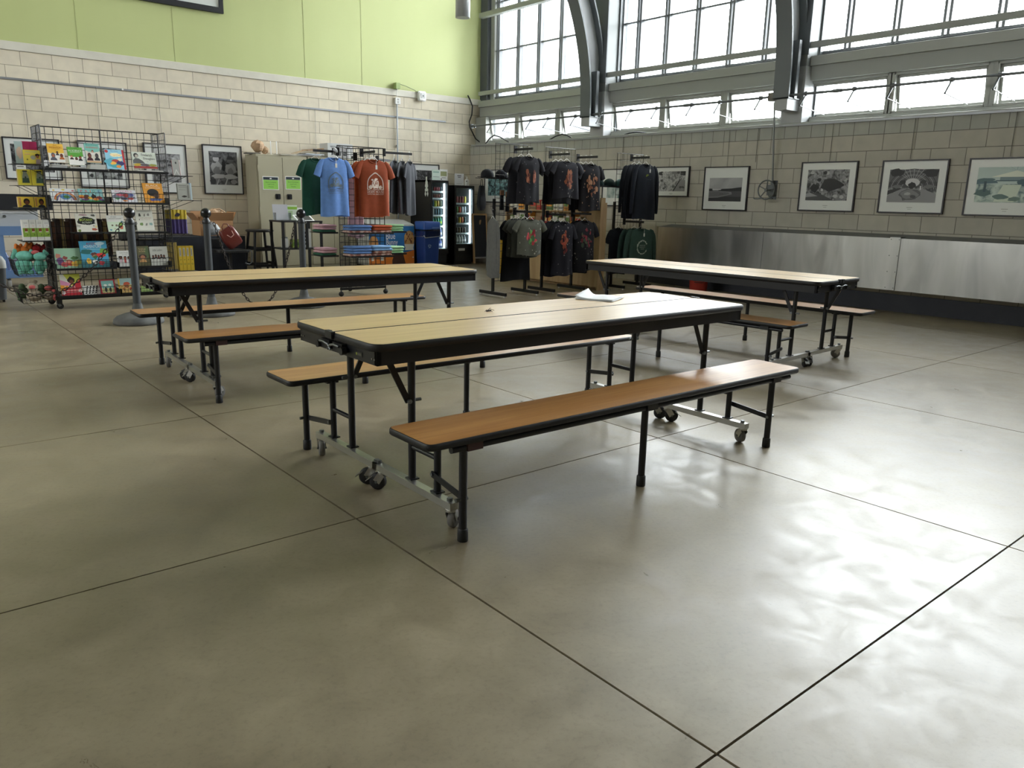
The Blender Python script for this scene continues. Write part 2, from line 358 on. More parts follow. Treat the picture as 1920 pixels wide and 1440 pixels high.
# steel columns and curved ribs
RIB = mat((98, 104, 108), .45); COLM = mat((168, 170, 172), .45)
def column(y, k):
    c_ = MB().bx(X1+.03, X1+.30, y-.165, y+.165, 2.445, 3.19, COLM).bx(X1+.03, X1+.30, y-.165, y+.165, 3.19, 6.9, mat((126, 130, 130), .45)).bx(X1+.0, X1+.03, y-.19, y+.19, 3.33, 6.9, RIB).bx(X1+.30, X1+.5, y-.19, y+.19, 2.445, 6.9, RIB)
    struct(c_, 'trim_%d' % k, bevel=.004)
def rib(y, k):
    pts = [(2.76, 0), (2.95, 0)]
    Rr = 3.55; z0 = 2.95; P = [(10.02, 2.74), (10.02, 2.95)]; n = 20
    for i in range(1, n+1):
        a = i/n*1.25; P.append((10.02-Rr*(1-math.cos(a)), z0+Rr*math.sin(a)))
    m = MB()
    def strip(n0, n1, y0, y1, mm):
        rg = []
        for i, (x, z) in enumerate(P):
            a = max(0, i-1)/n*1.25; nx, nz = math.cos(a), math.sin(a)
            rg.append([(x+nx*n0, y+y0, z+nz*n0), (x+nx*n1, y+y0, z+nz*n1), (x+nx*n1, y+y1, z+nz*n1), (x+nx*n0, y+y1, z+nz*n0)])
        m.rings(rg, mm, False)
    strip(0, .03, -.12, .12, RIB); strip(.03, .36, -.012, .012, COLM); strip(.36, .39, -.12, .12, RIB)  # web coloured paler than the flanges to carry the window light on it
    m.bx(10.14, 10.20, y-.14, y-.012, 2.75, 3.50, RIB); m.bx(10.04, 10.33, y-.10, y+.10, 2.60, 2.75, COLM)
    m.bx(10.02, 10.42, y-.125, y+.125, 2.745, 2.76, RIB)
    for i in range(12): m.cyl((10.385, y-.125, 2.85+i*.07), (10.385, y-.137, 2.85+i*.07), .008, RIB, 6)
    struct(m, 'trim_%d' % k)
for i, y in enumerate((10.13, 6.33, 2.55)): column(y, 4+2*i); rib(y, 5+2*i)
struct(MB().bx(X1+.25, X1+.5, 13.60, 13.84, 2.445, 6.9, mat((84, 88, 92), .5)).bx(X1+.34, X1+.46, 13.48, 13.60, 3.34, 6.9, FR).bx(X1+.12, X1+.2, 13.45, 13.80, 2.445, 3.0, FR), 'trim_20')
# outside the glass: pale paving and a long low roof
struct(MB().bx(X1+.9, 80, -60, 80, -.4, -.3, mat((150, 150, 146), .9)), 'ground_outside')
o = thing('greenhouse', 'pale low greenhouse roof seen outside through the corner windows', 'building', (24, 30, -.3))
MB().bx(-6, 6, -9, 9, 0, 4.2, mat((190, 196, 205), .7)).build('wall', o); MB().prism([(-6.4, 4.2), (6.4, 4.2), (0, 7.0)], (0, 9.4, 0), (1, 0, 0), (0, 0, 1), mat((205, 210, 216), .6), 18.8).build('roof', o)
# ================================================================ mobile bench tables
def oak(c1, c2, stretch, rough, coat=0.0):
    m = bpy.data.materials.new('oak_laminate'); m.use_nodes = True; b = m.node_tree.nodes['Principled BSDF']
    t = N(m, 'TexCoord'); mp = N(m, 'Mapping'); mp.inputs['Scale'].default_value = stretch; L(m, t.outputs['Object'], mp.inputs[0])
    n = N(m, 'TexNoise', Scale=3.0, Detail=9, Roughness=.7, Distortion=.4); L(m, mp.outputs[0], n.inputs['Vector'])
    r = N(m, 'ValToRGB'); e = r.color_ramp.elements; e[0].position = .32; e[0].color = lin(c1); e[1].position = .66; e[1].color = lin(c2)
    L(m, n.outputs['Fac'], r.inputs[0]); L(m, r.outputs[0], b.inputs['Base Color'])
    b.inputs['Roughness'].default_value = rough; b.inputs['Coat Weight'].default_value = coat; b.inputs['Coat Roughness'].default_value = .15
    return m
TOPM = oak((182, 150, 98), (204, 176, 124), (.5, 9, 1), .31)
SEATM = oak((150, 102, 54), (180, 134, 80), (.5, 10, 1), .3)
RUB = mat((26, 27, 30), .5); FRM = mat((22, 24, 30), .38); CAST = mat((30, 30, 32), .6); CASTG = mat((120, 118, 116), .6); BEAM = mat((176, 176, 172), .3, .85)
RUSTY = mat((60, 34, 30), .7)
def slab_rings(x0, x1, y0, y1, rad, zt, th):
    out = []
    for ins, z in ((.004, zt), (0, zt-.006), (0, zt-th+.006), (.005, zt-th)):
        out.append([(x, y, z) for x, y in rrect(x0+ins, x1-ins, y0+ins, y1-ins, [max(.003, r-ins) for r in rad])])
    return list(reversed(out))
def laminate(m, x0, x1, y0, y1, rad, z, mt, ins=.007):
    m.poly(rrect(x0+ins, x1-ins, y0+ins, y1-ins, [max(.002, r-ins) for r in rad]), (0, 0, z), (1, 0, 0), (0, 1, 0), mt, .0008)
def make_table(label):
    t = thing('bench_table', label, 'table', (0, 0, 0), 0, 'folding bench tables on casters')
    HL = 1.215
    for s in (1, -1):
        M = Matrix.Rotation(0 if s == 1 else PI, 4, 'Z')
        def put(mb, name, lab=None, parent=t, **k):
            mb.v = [tuple(M @ Vector(v)) for v in mb.v]
            o = mb.build(name, parent, **k)
            if lab: o['label'] = lab
            return o
        # leaf of the table top (near half: y -.375 .. -.002)
        rad = [.06, .06, .004, .004]
        top = put(MB().rings(slab_rings(-HL, HL, -.375, -.0015, rad, .7362, .030), RUB, True), 'tabletop_edge')
        lm = MB(); laminate(lm, -HL, HL, -.375, -.0015, rad, .7362, TOPM); put(lm, 'tabletop', 'oak laminate leaf of the table top')
        a = MB(); i = .024
        a.bx(-HL+i, HL-i, -.375+i, -.375+i+.02, .648, .707, FRM).bx(-HL+i, -HL+i+.02, -.375+i, -.003, .648, .707, FRM).bx(HL-i-.02, HL-i, -.375+i, -.003, .648, .707, FRM)
        for x in (-HL+i-.002, HL-i+.002):
            for dy in (-.335, -.315): a.cyl((x-.002, dy, .672), (x+.002, dy, .672), .004, CHROME, 6)
        put(a, 'apron')
        # latch on each end
        for sx_ in (-1, 1):
            l = MB(); xe = sx_*(HL-i)
            l.bx(min(xe, xe+sx_*.022), max(xe, xe+sx_*.022), -.10, -.015, .660, .698, BLACK)
            l.cyl((xe+sx_*.012, -.11, .672), (xe+sx_*.034, -.11, .672), .016, BLACK, 10).tube([(xe+sx_*.03, -.09, .688), (xe+sx_*.034, -.05, .692), (xe+sx_*.03, -.01, .684), (xe+sx_*.03, .012, .664)], .006, STEEL, 6)
            l.bx(min(sx_*HL-.012, sx_*HL+.006), max(sx_*HL-.012, sx_*HL+.006), -.035, -.004, .712, .742, RUB)
            put(l, 'latch')
        pl = MB(); xe = -(HL-i)-.0015
        pl.text('TOOC', (xe, -.2, .674), (0, -1, 0), (0, 0, 1), .028, mat((96, 98, 90), .6)) if False else None
        pl.bx(xe-.001, xe, -.235, -.175, .664, .684, mat((34, 36, 38), .4)); pl.poly(ell(0, 0, .006, .006, 10), (xe-.001, -.19, .674), (0, -1, 0), (0, 0, 1), mat((150, 160, 60), .5), .0006)
        for q in range(4): pl.poly([(0, 0), (.005, 0), (.005, .010), (0, .010)], (xe-.001, -.202-q*.0075+.002, .669), (0, -1, 0), (0, 0, 1), mat((110, 110, 96), .5), .0006)
        put(pl, 'maker_plate')
        # bench
        rb = [.035]*4
        put(MB().rings(slab_rings(-HL, HL, -.752, -.452, rb, .4315, .026), RUB, True), 'bench_edge')
        lm = MB(); laminate(lm, -HL, HL, -.752, -.452, rb, .4315, SEATM); put(lm, 'bench_seat', 'oak laminate bench seat')
        rl = MB().tube([(-1.10, -.725, .388), (1.14, -.725, .388)], .014, FRM).bx(-1.05, 1.05, -.62, -.58, .385, .406, FRM)
        for x in (-1.0, .0, 1.0): rl.bx(x-.035, x+.035, -.745, -.70, .376, .407, RUSTY if x < 0 else FRM)
        for x in (-.985, .985): rl.bx(x-.03, x+.03, -.73, -.46, .396, .406, FRM)
        put(rl, 'bench_rail')
        for x in (-1.025, 0.0, 1.025):
            lg = MB().cyl((x, -.70, .04), (x, -.70, .40), .0165, FRM, 12); o = put(lg, 'bench_leg')
            put(MB().lathe([(.0205, 0), (.022, .004), (.021, .048), (.0175, .052)], (x, -.70, 0), RUB, 14), 'foot_cap', None, o)
        for sx_ in (-1, 1):
            x = sx_*.985
            put(MB().cyl((x, -.27, .118), (x, -.27, .655), .0165, FRM, 12).bx(x-.022, x+.022, -.292, -.248, .117, .123, FRM).cyl((x+.012, -.27, .465), (x+.045, -.27, .465), .007, STEEL, 8), 'table_leg')
            put(MB().cyl((x, -.465, .118), (x, -.465, .405), .0155, FRM, 12).bx(x-.022, x+.022, -.487, -.443, .117, .123, FRM), 'inner_leg')
            put(MB().cyl((x, -.27, .262), (x, -.465, .262), .011, FRM, 10), 'rung')
            put(MB().bar((x+sx_*.024, -.458, .200), (x+sx_*.036, -.70, .172), .006, .026, FRM).cyl((x+sx_*.0, -.465, .2), (x+sx_*.032, -.465, .2), .008, STEEL, 8).cyl((x+.02*sx_, -.70, .172), (x+sx_*.075, -.70, .172), .008, STEEL, 8), 'folding_link')
            put(MB().bar((x-.112, -.272, .650), (x-.018, -.272, .462), .026, .008, FRM, (0, 1, 0)).cyl((x-.018, -.29, .465), (x-.018, -.255, .465), .010, STEEL, 8), 'brace')
            xb = x - .015*s
            bm_ = MB().bx(xb-.019, xb+.019, -.605, .02, .088, .118, BEAM).bx(xb-.013, xb+.013, .019, .022, .093, .113, BLACKG)
            for y in (-.575, -.01): bm_.cyl((xb, y, .117), (xb, y, .131), .012, STEEL, 6)
            put(bm_, 'caster_beam', 'bright steel beam')
            for k, y in enumerate((-.585, -.045)):
                sw = (.6, 2.2, 1.2, -.7)[(k+(0 if sx_ < 0 else 2)) % 4]
                cs = MB(); off = Vector((math.cos(sw)*.026, math.sin(sw)*.026, 0)); ax = Vector((-math.sin(sw), math.cos(sw), 0)); cc = Vector((xb, y, .040))+off
                cs.cyl((xb, y, .088), (xb, y, .079), .024, CHROME, 14)
                for q in (-1, 1):
                    b0 = Vector((xb, y, .080))+ax*(q*.019)
                    cs.bar(b0, cc+ax*(q*.019), .034, .003, CHROME, ax)
                cs.cyl(cc-ax*.024, cc+ax*.024, .006, STEEL, 8)
                if k == 1: cs.bar(cc+Vector((0, 0, .025))+off*.8, cc+off*2.1+Vector((0, 0, -.002)), .034, .004, CHROME)
                o = put(cs, 'caster_fork', 'zinc plated caster fork')
                whl = MB(); pr = [(.012, -.015), (.034, -.015), (.039, -.010), (.039, .010), (.034, .015), (.012, .015)]
                rg = []
                zz = Vector((0, 0, 1)); xx = ax.cross(zz)
                for r_, h_ in pr: rg.append([cc+ax*h_+(xx*math.cos(2*PI*j/20)+zz*math.sin(2*PI*j/20))*r_ for j in range(20)])
                whl.rings(rg, CASTG if (k == 0) else CAST); put(whl, 'caster_wheel', None, o)
    return t
tab = make_table('nearest bench table, oak top with a white paper on it')
tab.location = (2.69, 2.937, 0); tab.rotation_euler = (0, 0, math.radians(-.7))
dup(tab, (2.69, 5.50, 0), math.radians(-2.3), 'bench table farther back on the left, in front of the chain posts')
dup(tab, (5.925, 4.29, 0), math.radians(92.8), 'bench table standing endwise on the right, near the steel wall panel')
# loose paper on the near table
pm = MB(); n = 14
P0, PX, PY = Vector((3.19, 3.245, .7372)), Vector((.085, -.215, 0)), Vector((.225, .11, 0))
def sheet(z, du, dv, curl):
    vs = []
    for i in range(n+1):
        for j in range(7):
            u, v = i/n, j/6
            p = P0+PX*(u+du)+PY*(v+dv); hgt = z+.002*math.sin(9*u+3*v)+curl*(max(0, .22-u)/.22)**2*(.4+.6*v)+.007*(max(0, u-.75)/.25)**2*v
            vs.append((p.x, p.y, p.z+abs(hgt)))
    top = [(i*7+j, (i+1)*7+j, (i+1)*7+j+1, i*7+j+1) for i in range(n) for j in range(6)]
    return vs, top
for k, (z, du, dv, cu) in enumerate(((.0012, .03, -.04, .0), (.004, .0, .0, .012), (.0075, -.02, .03, .032))):
    vs, fs = sheet(z, du, dv, cu); pm.add(vs, fs, mat((224, 226, 228), .8), True)
o = pm.build('paper_sheets'); md = o.modifiers.new('solid', 'SOLIDIFY'); md.thickness = .0007; md.offset = 1
tag(o, 'loose white paper sheets with a curled corner on the near table', 'paper')
bm_ = MB(); bx_, by_, bz = 2.425, 3.09, .737
DARK = mat((22, 20, 18), .5)
bm_.ball((bx_, by_, bz+.005), .006, DARK, 10, 6, (1.2, .8, .8)).ball((bx_+.012, by_-.001, bz+.005), .005, DARK, 8, 5, (1.6, .8, .8)).ball((bx_-.009, by_, bz+.004), .004, DARK, 8, 5)
for q, (dx, dy, dz) in enumerate(((.03, .016, .013), (.034, -.006, .004), (.02, .022, .004), (-.012, .012, 0), (.0, -.016, .0), (.016, -.014, 0))):
    bm_.tube([(bx_+.004, by_, bz+.006), (bx_+dx*.5, by_+dy*.5, bz+.009+dz*.5), (bx_+dx, by_+dy, bz+.001+dz)], .0014, DARK, 5)
tag(bm_.build('dead_insect'), 'tiny dark dead insect lying on the near table top', 'insect')
# red bucket by the steel panel
o = thing('bucket', 'red plastic bucket with a pale lid on the floor below the steel wall panel', 'bucket', (9.81, 7.30, 0))
RED = mat((168, 52, 40), .5); b = MB().lathe([(.001, 0), (.125, 0), (.13, .01), (.147, .36), (.155, .365), (.155, .385), (.148, .39)], (0, 0, 0), RED, 28)
b.build('body', o)
tx = MB()
def cylmap(p): 
    a = p.x/.143; return Vector((-.143*math.sin(-a-.75)*-1, 0, 0)) if False else Vector((.1425*math.sin(a-.9), -.1425*math.cos(a-.9), p.z))
tx.text('BIO-GRO\nTo Grow\nA Healthier Lawn', (0, 0, .17), (1, 0, 0), (0, 0, 1), .15, mat((60, 22, 20), .6), 0, None, cylmap) if False else None
for zz, wd in ((.30, .075), (.20, .06), (.175, .085), (.15, .07)):
    tx.add([cylmap(Vector((-wd+2*wd*i/10, 0, zz+k*.012+(.018*(i/10-.5)**2*-4 if zz > .25 else 0)))) for k in (0, 1) for i in range(11)], [(i, i+1, 12+i, 11+i) for i in range(10)], mat((66, 24, 22), .6))
tx.build('printed_lines', o)
b = MB().lathe([(.001, .430), (.15, .430), (.163, .425), (.166, .39), (.160, .388)], (0, 0, 0), mat((176, 178, 174), .6), 28); ptag(b.build('lid', o), 'pale grey lid')
# ================================================================ book rack (gridwall on casters) with its books
WIRE = mat((18, 18, 20), .4)
def gridpanel(m, w, h, M, px=.0762, pz=.0762, r=.0034):
    """welded wire panel in the local x-z plane, lower left corner at the origin"""
    nx = max(1, round(w/px)); nz = max(1, round(h/pz))
    T = lambda x, y, z: M @ Vector((x, y, z))
    for i in range(nx+1):
        x = w*i/nx; rr = r*1.9 if i in (0, nx) else r
        m.cyl(T(x, 0, 0), T(x, 0, h), rr, WIRE, 4, None, False)
    for k in range(nz+1):
        z = h*k/nz; rr = r*1.6 if k in (0, nz) else r
        m.cyl(T(0, .004, z), T(w, .004, z), rr, WIRE, 4, None, False)
TR = lambda x, y, z, a=0: Matrix.Translation((x, y, z)) @ Matrix.Rotation(a, 4, 'Z')
RX0, RX1, RY, RZ0, RZ1 = 1.65, 2.92, 10.15, .135, 1.978
rk = thing('book_rack', 'tall black wire grid rack on casters filled with picture books', 'rack', ((RX0+RX1)/2, RY, 0))
O = Vector(rk.location)
def rel(x, y, z): return (x-O.x, y-O.y, z-O.z)
for k, (x, w) in enumerate(((RX0+.01, .625), (RX0+.64, .625))):
    m = MB(); gridpanel(m, w, RZ1-RZ0, TR(*rel(x, RY, RZ0))); m.build('grid_panel', rk)
for x in (RX0, RX1):
    m = MB(); gridpanel(m, .5, RZ1-RZ0, TR(*rel(x, RY-.25, RZ0), PI/2), .05); m.build('end_panel', rk)
b = MB()
for y in (RY-.26, RY+.26): b.bx(*[v for p in zip(rel(RX0-.03, y-.015, .105), rel(RX1+.03, y+.015, .137)) for v in p], BLACK)
for x in (RX0, RX1): b.bx(*[v for p in zip(rel(x-.018, RY-.26, .105), rel(x+.018, RY+.26, .137)) for v in p], BLACK)
b.bx(*[v for p in zip(rel(RX0-.02, RY-.27, .06), rel(RX0+.03, RY-.22, .14)) for v in p], BLACK)
b.build('base_frame', rk)
for x in (RX0-.01, RX1+.0):
    for y in (RY-.24, RY+.25):
        m = MB(); p = rel(x, y, 0); m.cyl((p[0], p[1], .065), (p[0], p[1], .105), .012, STEEL, 8); m.bar((p[0], p[1]-.018, .075), (p[0]+.02, p[1]-.018, .032), .03, .003, STEEL, (0, 1, 0))
        m.cyl((p[0]+.02, p[1]-.014, .034), (p[0]+.02, p[1]+.014, .034), .034, CAST, 16); m.build('caster', rk)
def shelf(x0, x1, z, y0, y1, name='wire_shelf', lip=.0):
    m = MB()
    m.bx(*[v for p in zip(rel(x0, y0, z-.006), rel(x1, y1, z)) for v in p], BLACK)
    m.bx(*[v for p in zip(rel(x0, y0-.004, z-.012), rel(x1, y0+.004, z+.012)) for v in p], BLACK)
    if lip:
        n = max(2, round((x1-x0)/.035))
        for i in range(n+1):
            x = x0+(x1-x0)*i/n; m.cyl(rel(x, y0, z), rel(x, y0-.02, z+lip), .0018, WIRE, 4)
        for q in (1, .55): m.cyl(rel(x0, y0-.02*q, z+lip*q), rel(x1, y0-.02*q, z+lip*q), .003 if q == 1 else .0018, WIRE, 4)
        for x in (x0, x1): m.cyl(rel(x, y0-.02, z+lip), rel(x, y1, z+lip), .003, WIRE, 4); m.bx(*[v for p in zip(rel(x-.002, y0, z), rel(x+.002, y1, z+lip*.6)) for v in p], BLACK)
    return m.build(name, rk)
FY = RY-.3
shelf(RX0+.0, RX0+.62, 1.524, FY, RY-.01); shelf(RX0+.65, RX1, 1.524, FY, RY-.01)
shelf(RX0+.008, RX0+.61, 1.172, FY-.0, RY-.01, lip=.11); shelf(RX0+.63, RX1-.02, 1.172, FY, RY-.01, lip=.11)
shelf(RX0+.22, RX0+.50, .84, FY, RY-.01); shelf(RX0+.52, RX0+.82, .84, FY, RY-.01); shelf(RX0+.86, RX1-.05, .84, FY, RY-.01)
shelf(RX0+.003, RX0+.61, .445, FY-.03, RY-.01, 'wire_basket', .10); shelf(RX0+.64, RX1-.05, .445, FY-.03, RY-.01, 'wire_basket', .10)
shelf(RX0+.003, RX0+.62, .142, FY-.03, RY-.01, 'wire_basket', .095); shelf(RX0+.64, RX1-.05, .142, FY-.03, RY-.01, 'wire_basket', .095)
def endshelf(x0, x1, z, y0, y1, name='end_shelf', lip=0):
    m = MB(); m.bx(*[v for p in zip(rel(x0, y0, z-.006), rel(x1, y1, z)) for v in p], BLACK)
    xi, xo = (x1, x0) if x0 < RX0 else (x0, x1)
    for y in (y0, y1): m.cyl(rel(xi, y, z-.12), rel(xo+(xi-xo)*.25, y, z-.004), .003, WIRE, 4)
    return m.build(name, rk)
endshelf(1.38, 1.65, 1.568, 9.95, 10.35); endshelf(1.37, 1.65, 1.342, 9.95, 10.35); endshelf(1.38, 1.65, 1.108, 9.95, 10.35); endshelf(1.38, 1.65, .75, 9.95, 10.35)
endshelf(2.92, 3.23, 1.503, 9.95, 10.35); endshelf(2.92, 3.32, 1.217, 9.95, 10.35); endshelf(2.92, 3.14, .82, 9.95, 10.35); endshelf(2.92, 3.22, .362, 9.95, 10.35)
def basket(x0, x1, y0, y1, z0, z1):
    m = MB(); k = .04
    top = [rel(x0, y0, z1), rel(x1, y0, z1), rel(x1, y1, z1), rel(x0, y1, z1)]; bot = [rel(x0+k, y0+k, z0), rel(x1-k*.3, y0+k, z0), rel(x1-k*.3, y1-k, z0), rel(x0+k, y1-k, z0)]
    m.tube(top, .004, WIRE, 5, True); m.tube(bot, .003, WIRE, 5, True)
    for i in range(4):
        a, b_, c, d = Vector(top[i]), Vector(top[(i+1) % 4]), Vector(bot[i]), Vector(bot[(i+1) % 4]); n = 9
        for j in range(n): m.cyl(a.lerp(b_, j/n), c.lerp(d, j/n), .0018, WIRE, 4, None, False)
        for q in (.35, .7): m.cyl(a.lerp(c, q), b_.lerp(d, q), .0018, WIRE, 4, None, False)
    for j in range(9): m.cyl(Vector(bot[0]).lerp(Vector(bot[1]), j/8), Vector(bot[3]).lerp(Vector(bot[2]), j/8), .0018, WIRE, 4, None, False)
    return m.build('hanging_basket', rk)
basket(1.27, 1.64, 9.93, 10.33, .375, .55); basket(1.28, 1.64, 9.93, 10.33, .075, .235)
# price card on the left end
tag(MB().bx(1.40, 1.49, 9.945, 9.948, 1.51, 1.553, PAPER).bx(1.41, 1.47, 9.944, 9.945, 1.535, 1.542, DGREY).build('price_card'), 'small white price card hanging under the top left end shelf of the book rack', 'card')

# ---- books: (name, label, x, z, w, h, y, tilt deg, yaw deg, thickness, cover colour, design)
PG = mat((222, 220, 212), .8)
def paint(m, items, w, h, o, ux, uy, d=.0007):
    """flat printed design; u,v in 0..1"""
    for k, it in enumerate(items):
        kind = it[0]; dd = d+.00012*k
        if kind == 'r': _, a, b_, c, e, col = it; m.poly([(a*w, b_*h), (c*w, b_*h), (c*w, e*h), (a*w, e*h)], o, ux, uy, mat(col, .5), dd)
        elif kind == 'e': _, a, b_, rx, ry, col = it; m.poly(ell(a*w, b_*h, rx*w, ry*h, 16), o, ux, uy, mat(col, .5), dd)
        elif kind == 'h': _, a, b_, rx, ry, col = it; m.poly(ell(a*w, b_*h, rx*w, ry*h, 12, 0, PI), o, ux, uy, mat(col, .5), dd)
        elif kind == 'p': _, pts, col = it; m.poly([(x*w, y*h) for x, y in pts], o, ux, uy, mat(col, .5), dd)
        elif kind == 'b': _, a, b_, rx, ry, col, sd = it; m.poly(blob(a*w, b_*h, rx*w, ry*h, random.Random(sd)), o, ux, uy, mat(col, .5), dd)
        elif kind == 't': _, s_, a, b_, wd, hh, col = it; oo = Vector(o)+Vector(ux)*(a*w)+Vector(uy)*(b_*h); m.text(s_, oo, ux, uy, wd*w, mat(col, .5), dd, hh*h)
        elif kind == 'a':
            _, a, b_, rx, ry, th, col = it; n = 14
            outer = [(a*w+rx*w*math.cos(PI*i/n), b_*h+ry*h*math.sin(PI*i/n)) for i in range(n+1)]; inner = [(a*w+(rx-th)*w*math.cos(PI*i/n), b_*h+(ry-th*1.2)*h*math.sin(PI*i/n)) for i in range(n+1)]
            for i in range(n): m.poly([outer[i], outer[i+1], inner[i+1], inner[i]], o, ux, uy, mat(col, .5), dd)
def book(label, x, z, w, h, y, tilt, design, col, th=.012, yaw=0, spine=None, group=None, name='picture_book'):
    a = math.radians(tilt); ux = Vector((1, 0, 0)); uy = Vector((0, math.sin(a), math.cos(a))); nn = ux.cross(uy)
    t = thing(name, label, 'book', (x, y, z+th*math.sin(a)+.0015), math.radians(yaw), group)
    def P(u, v, d): return ux*(u*w-w/2)+uy*(v*h)+nn*d
    c = MB(); M = mat(col, .45)
    fr = [P(0, 0, 0), P(1, 0, 0), P(1, 1, 0), P(0, 1, 0)]
    for d in (0, -th):
        q = [P(0, 0, d), P(1, 0, d), P(1, 1, d), P(0, 1, d)]; e = [v-nn*.0016 for v in q]
        c.add(q+e, [(0, 1, 2, 3), (7, 6, 5, 4), (0, 4, 5, 1), (1, 5, 6, 2), (2, 6, 7, 3), (3, 7, 4, 0)], M)
    s_ = [P(0, 0, 0), P(.012, 0, 0), P(.012, 0, -th), P(0, 0, -th)]; s2 = [v+uy*h for v in s_]
    c.add(s_+s2, [(0, 1, 2, 3), (7, 6, 5, 4), (0, 4, 5, 1), (1, 5, 6, 2), (2, 6, 7, 3), (3, 7, 4, 0)], mat(spine, .5) if spine else M)
    paint(c, design, w, h, P(0, 0, 0), ux, uy)
    c.build('cover', t)
    g = MB(); q = [P(.015, .01, -.0018), P(.985, .01, -.0018), P(.985, .99, -.0018), P(.015, .99, -.0018)]; e = [v-nn*(th-.0022) for v in q]
    g.add(q+e, [(0, 1, 2, 3), (7, 6, 5, 4), (0, 4, 5, 1), (1, 5, 6, 2), (2, 6, 7, 3), (3, 7, 4, 0)], PG); g.build('page_block', t)
    return t
def flatbook(label, x, y, z, w, d, th, col, group, yaw=0):
    t = thing('stacked_book', label, 'book', (x, y, z), math.radians(yaw), group)
    MB().bx(-w/2, w/2, -d/2, d/2, 0, .002, mat(col, .5)).bx(-w/2, w/2, -d/2, d/2, th-.002, th, mat(col, .5)).build('cover', t)
    MB().bx(-w/2+.003, w/2-.003, -d/2+.003, d/2-.004, .002, th-.002, PG).build('page_block', t)
SK1, SK2, SK3, HAIR = (120, 66, 44), (176, 104, 70), (214, 170, 140), (34, 24, 22)
def head(u, v, s, hair, skin, body, ar=1.0):
    return [('e', u, v+.01*s, .085*s*ar, .095*s, hair), ('e', u, v-.015*s, .058*s*ar, .065*s, skin), ('h', u, v-.17*s, .14*s*ar, .12*s, body)]
bt = 16
book('yellow inventors picture book with three portraits, first on the top shelf', 1.795, 1.592, .157, .205, FY+.09, bt, [('r', 0, .0, 1, .52, (238, 234, 226)), ('b', .5, .54, .5, .07, (238, 190, 70), 3), ('t', 'Black', .5, .92, .22, .05, (150, 70, 30)), ('t', 'INVENTORS', .52, .80, .78, .10, (176, 84, 24)), ('r', .25, .71, .8, .725, (190, 130, 40))]+head(.3, .36, 1.5, (92, 92, 104), SK2, (86, 86, 98))+head(.58, .52, .8, HAIR, SK1, (40, 44, 52))+head(.82, .36, 1.15, (100, 44, 28), (110, 52, 34), (190, 106, 52)), (240, 190, 72), .01, 4)
book('green science picture book with suited figures, second on the top shelf', 1.985, 1.572, .152, .20, FY+.09, bt, [('r', 0, 0, 1, .5, (240, 238, 232)), ('b', .5, .5, .5, .06, (96, 168, 66), 5), ('t', 'People', .45, .93, .4, .05, (30, 60, 30)), ('t', 'IN SCIENCE', .5, .80, .86, .10, (240, 244, 236)), ('r', .15, .70, .8, .715, (230, 240, 220))]+head(.22, .46, .9, SK2, SK3, (60, 40, 44))+head(.52, .34, 1.1, (84, 48, 36), (96, 54, 40), (240, 238, 232))+head(.78, .42, 1.0, (90, 62, 50), SK2, (34, 34, 40)), (96, 172, 66), .01, 4)
book('teal and pink science picture book with three portraits, third on the top shelf', 2.162, 1.605, .152, .215, FY+.10, bt, [('r', 0, 0, 1, .62, (226, 222, 208)), ('r', 0, 0, 1, .09, (206, 170, 130)), ('b', .5, .62, .5, .06, (126, 190, 176), 8), ('t', 'Black Women', .5, .93, .78, .06, (70, 120, 130)), ('t', 'IN SCIENCE', .5, .80, .82, .09, (222, 106, 104))]+head(.5, .58, .9, SK1, SK3, (236, 230, 226))+head(.25, .36, 1.5, (70, 30, 32), SK1, (74, 26, 36))+head(.74, .36, 1.4, (58, 58, 62), (80, 74, 74), (40, 42, 48)), (124, 190, 178), .012, 4)
book('light blue picture book with a lively crowd and yellow title, leaning on the top shelf', 2.385, 1.546, .205, .225, FY+.08, bt, [('r', .9, .0, 1, 1, (196, 50, 56)), ('e', .1, .9, .09, .08, (206, 60, 60)), ('b', .35, .35, .42, .22, (96, 176, 196), 9), ('t', 'We Move', .5, .92, .4, .05, (80, 120, 160)), ('b', .55, .72, .36, .10, (250, 240, 200), 12), ('t', 'Together', .55, .72, .56, .12, (232, 180, 40)), ('b', .5, .42, .2, .1, (190, 70, 60), 13), ('b', .38, .28, .16, .1, (244, 190, 80), 14), ('b', .72, .3, .2, .14, (52, 50, 110), 15), ('b', .5, .16, .3, .1, (80, 170, 176), 16), ('b', .62, .14, .12, .08, (240, 150, 60), 17), ('b', .75, .5, .12, .08, (236, 220, 190), 18)], (150, 206, 228), .006, 5)
book('pale biography picture book with a man in a dark coat, last on the top shelf', 2.70, 1.566, .265, .19, FY+.09, bt, [('r', 0, 0, 1, .30, (170, 196, 196)), ('r', 0, 0, 1, .14, (150, 48, 40)), ('b', .18, .22, .18, .09, (190, 160, 50), 21), ('b', .5, .22, .2, .08, (90, 80, 84), 22), ('b', .8, .22, .16, .08, (150, 150, 60), 23), ('p', [(.0, .3), (.02, .5), (.12, .62), (.26, .6), (.42, .45), (.5, .3)], (92, 92, 92)), ('e', .16, .78, .10, .15, (52, 50, 50)), ('e', .18, .74, .065, .10, (188, 180, 170)), ('t', 'Frederick', .62, .84, .46, .16, (80, 80, 80)), ('t', 'Douglass', .70, .60, .5, .18, (90, 90, 90)), ('t', 'by', .62, .42, .06, .06, (90, 90, 90))], (214, 220, 208), .01, 4)
